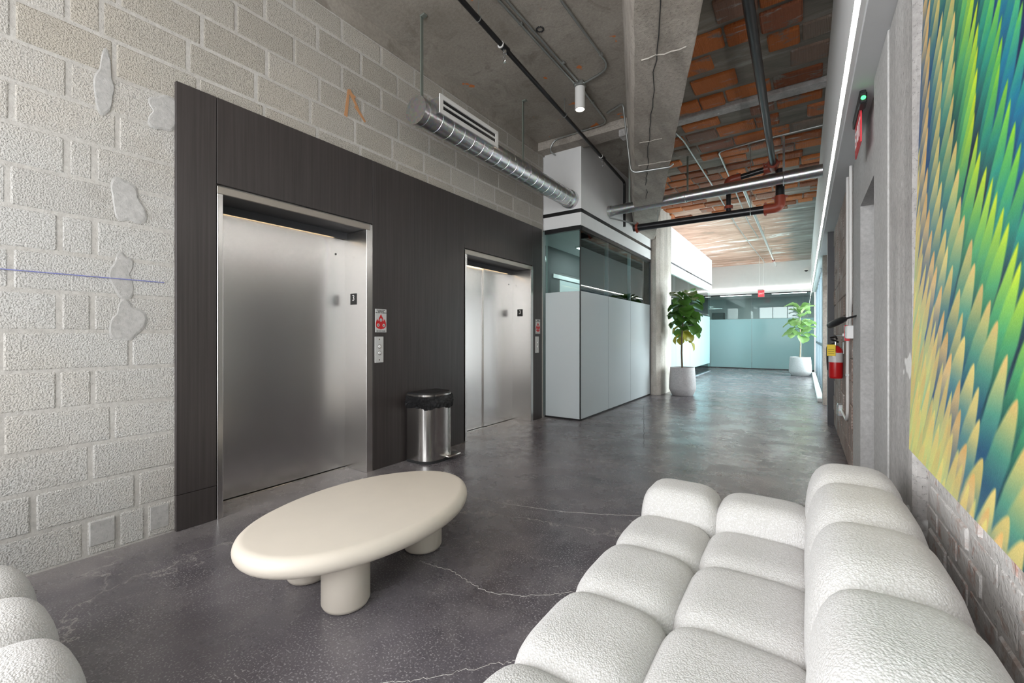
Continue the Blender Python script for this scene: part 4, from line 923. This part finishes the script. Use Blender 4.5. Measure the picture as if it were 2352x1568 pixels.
# ------------------------------------------------------------------ exit signs, camera, wall devices
ex = thing('exit_sign', 'red edge-lit exit sign hanging from the right bulkhead', 'exit sign', (.28, 3.6, 2.62))
MB().bbox(.265, .295, 3.18, 3.62, 2.565, 2.62, .004).obj('housing', 'plastic', ex)
MB().bbox(.262, .298, 3.16, 3.26, 2.535, 2.60, .006).obj('lamp_head', 'plastic', ex)
MB().tube([(.28, 3.158, 2.565), (.28, 3.165, 2.565)], .012, 12).obj('indicator', 'greenled', ex)
ep = MB().box(.276, .284, 3.28, 3.60, 2.36, 2.565).obj('red_panel', 'redacrylic', ex)
for sd_, xx in ((-1, .2755), (1, .2845)):
    lettering('exit_text', 'EXIT', .15, (lambda x, y, z, xx=xx, sd_=sd_: (xx + (z * sd_), 3.44 + (-x if sd_ < 0 else x), 2.455 + y)), 'signwhite', ep)
e2 = thing('exit_sign', 'small red exit sign hung on rods at the far end', 'exit sign', (-1.2, 16.6, 2.6))
for k in (-.06, .06): MB().tube([(-1.19 + k, 16.6, 2.76), (-1.19 + k, 16.6, 3.87)], .006, 6).obj('hanger_rod', 'whitemetal', e2)
MB().bbox(-1.30, -1.12, 16.585, 16.615, 2.74, 2.79, .004).obj('housing', 'conduit', e2)
ep2 = MB().box(-1.285, -1.10, 16.596, 16.604, 2.52, 2.74).obj('red_panel', 'redacrylic', e2)
lettering('exit_text', 'EXIT', .075, lambda x, y, z: (-1.19 + x, 16.5955 - z, 2.63 + y), 'signwhite', ep2)
sc_ = thing('security_camera', 'small white dome camera on the far bulkhead', 'camera', (.06, 17.9, 3.5))
MB().lathe([(.07, .05), (.075, .02), (.06, 0)], (.06, 17.92, 3.48), 20).obj('mount', 'whitemetal', sc_, 40)
MB().bbox(.03, .09, 17.95, 18.0, 3.46, 3.56, .004).obj('bracket', 'whitemetal', sc_)
MB().lathe([(.052, .0), (.048, -.03), (.03, -.05), (.002, -.058)], (.06, 17.92, 3.48), 20).obj('dome', 'black', sc_, 60)
fe = thing('fire_extinguisher', 'red fire extinguisher with a yellow tag on the clay wall', 'fire extinguisher', (.27, 5.5, .77)); ex_, ey = .268, 5.5
MB().lathe([(.052, 0), (.058, .01), (.060, .02), (.060, .255), (.054, .295), (.030, .325), (.018, .335)], (ex_, ey, .77), 28).obj('cylinder', 'red', fe, 50)
MB().lathe([(.0608, .165), (.0608, .262)], (ex_, ey, .77), 28, cap=False).obj('silver_label', 'signplate', fe, 50)
MB().bbox(ex_ - .03, ex_ - .005, ey - .0645, ey - .060, .99, 1.005, .001).obj('label_print', 'signwhite', fe)
MB().lathe([(.018, 0), (.018, .03), (.012, .035), (.012, .06)], (ex_, ey, 1.10), 16).obj('valve', 'chrome', fe, 40)
MB().tube([(ex_ - .04, ey - .07, 1.165), (ex_ + .005, ey, 1.15), (ex_ + .02, ey + .03, 1.14)], .009, 8).obj('lever', 'plastic', fe)
MB().tube([(ex_ - .045, ey - .075, 1.185), (ex_ + .0, ey - .02, 1.195), (ex_ + .01, ey, 1.17)], .009, 8).obj('lever', 'plastic', fe)
MB().tube(bent([(ex_ - .01, ey - .01, 1.13), (ex_ - .07, ey + .03, 1.10), (ex_ - .068, ey + .045, .95), (ex_ - .062, ey + .05, .85)], .03), .009, 8).obj('hose', 'plastic', fe, 60)
MB().bbox(ex_ - .075, ex_ - .005, ey - .072, ey - .069, 1.00, 1.115, .001).obj('yellow_tag', 'yellow', fe)
for a in range(3): MB().box(ex_ - .066, ex_ - .016, ey - .0728, ey - .0722, 1.065 - a * .02, 1.068 - a * .02).obj('tag_line', 'rubber', fe)
MB().bbox(.325, XR + .002, ey - .03, ey + .03, 1.02, 1.14, .003).obj('wall_bracket', 'conduit', fe)
ps = thing('fire_alarm_pull', 'red pull station on the clay wall above the extinguisher', 'pull station', (.31, 4.88, 1.23))
MB().bbox(.298, XR, 4.83, 4.93, 1.158, 1.30, .004).obj('box', 'redacrylic', ps)
MB().bbox(.285, .300, 4.85, 4.91, 1.20, 1.225, .003).obj('handle', 'signwhite', ps)
jb = thing('junction_box', 'white junction box joined by two conduits', 'junction box', (.32, 4.62, 1.23))
MB().bbox(.295, XR + .002, 4.56, 4.67, 1.18, 1.29, .004).obj('box', 'signwhite', jb); MB().bbox(.291, .296, 4.565, 4.665, 1.185, 1.285, .002).obj('cover', 'whitemetal', jb)
ob = thing('outlet_box', 'galvanised outlet box low on the clay wall', 'outlet', (.31, 5.65, .43))
MB().bbox(.290, XR, 5.60, 5.72, .37, .49, .004).obj('box', 'galv', ob); MB().bbox(.286, .291, 5.61, 5.71, .38, .48, .002).obj('cover', 'galv', ob)
conduit('wall_conduit', [(.322, 4.86, 2.62), (.322, 4.86, .50), (.322, 4.98, .43), (.322, 5.60, .43)], 'white conduit running down the clay wall to the outlet box', r=.013, rb=.06, clips=[(.325, 4.86, .85)], mat='whitemetal')
conduit('wall_conduit', [(.322, 4.55, 2.62), (.322, 4.55, 1.50), (.322, 4.62, 1.40), (.322, 4.62, 1.28)], 'white conduit bending into the top of the junction box', r=.012, rb=.05, mat='whitemetal')
bp = thing('black_paddle', 'black paddle shaped device sticking out of the grey wall', 'device', (.34, 4.35, 1.35))
MB().tube([(.345, 4.30, 1.362), (.285, 4.40, 1.345), (.275, 4.42, 1.34)], .008, 8).obj('stem', 'plastic', bp)
MB().tube([(.285, 4.40, 1.345), (.27, 4.43, 1.34), (.22, 4.55, 1.315), (.185, 4.64, 1.295), (.175, 4.66, 1.29)], [.008, .024, .03, .026, .01], 14).obj('paddle', 'plastic', bp, 60)
# things in the rooms behind the glass
bc = tag(MB().bbox(-3.6, -3.1, 22.1, 22.55, 0, 2.3, .01).obj('black_cabinet', 'plastic'), 'tall black cabinet seen through the far glass', 'cabinet')
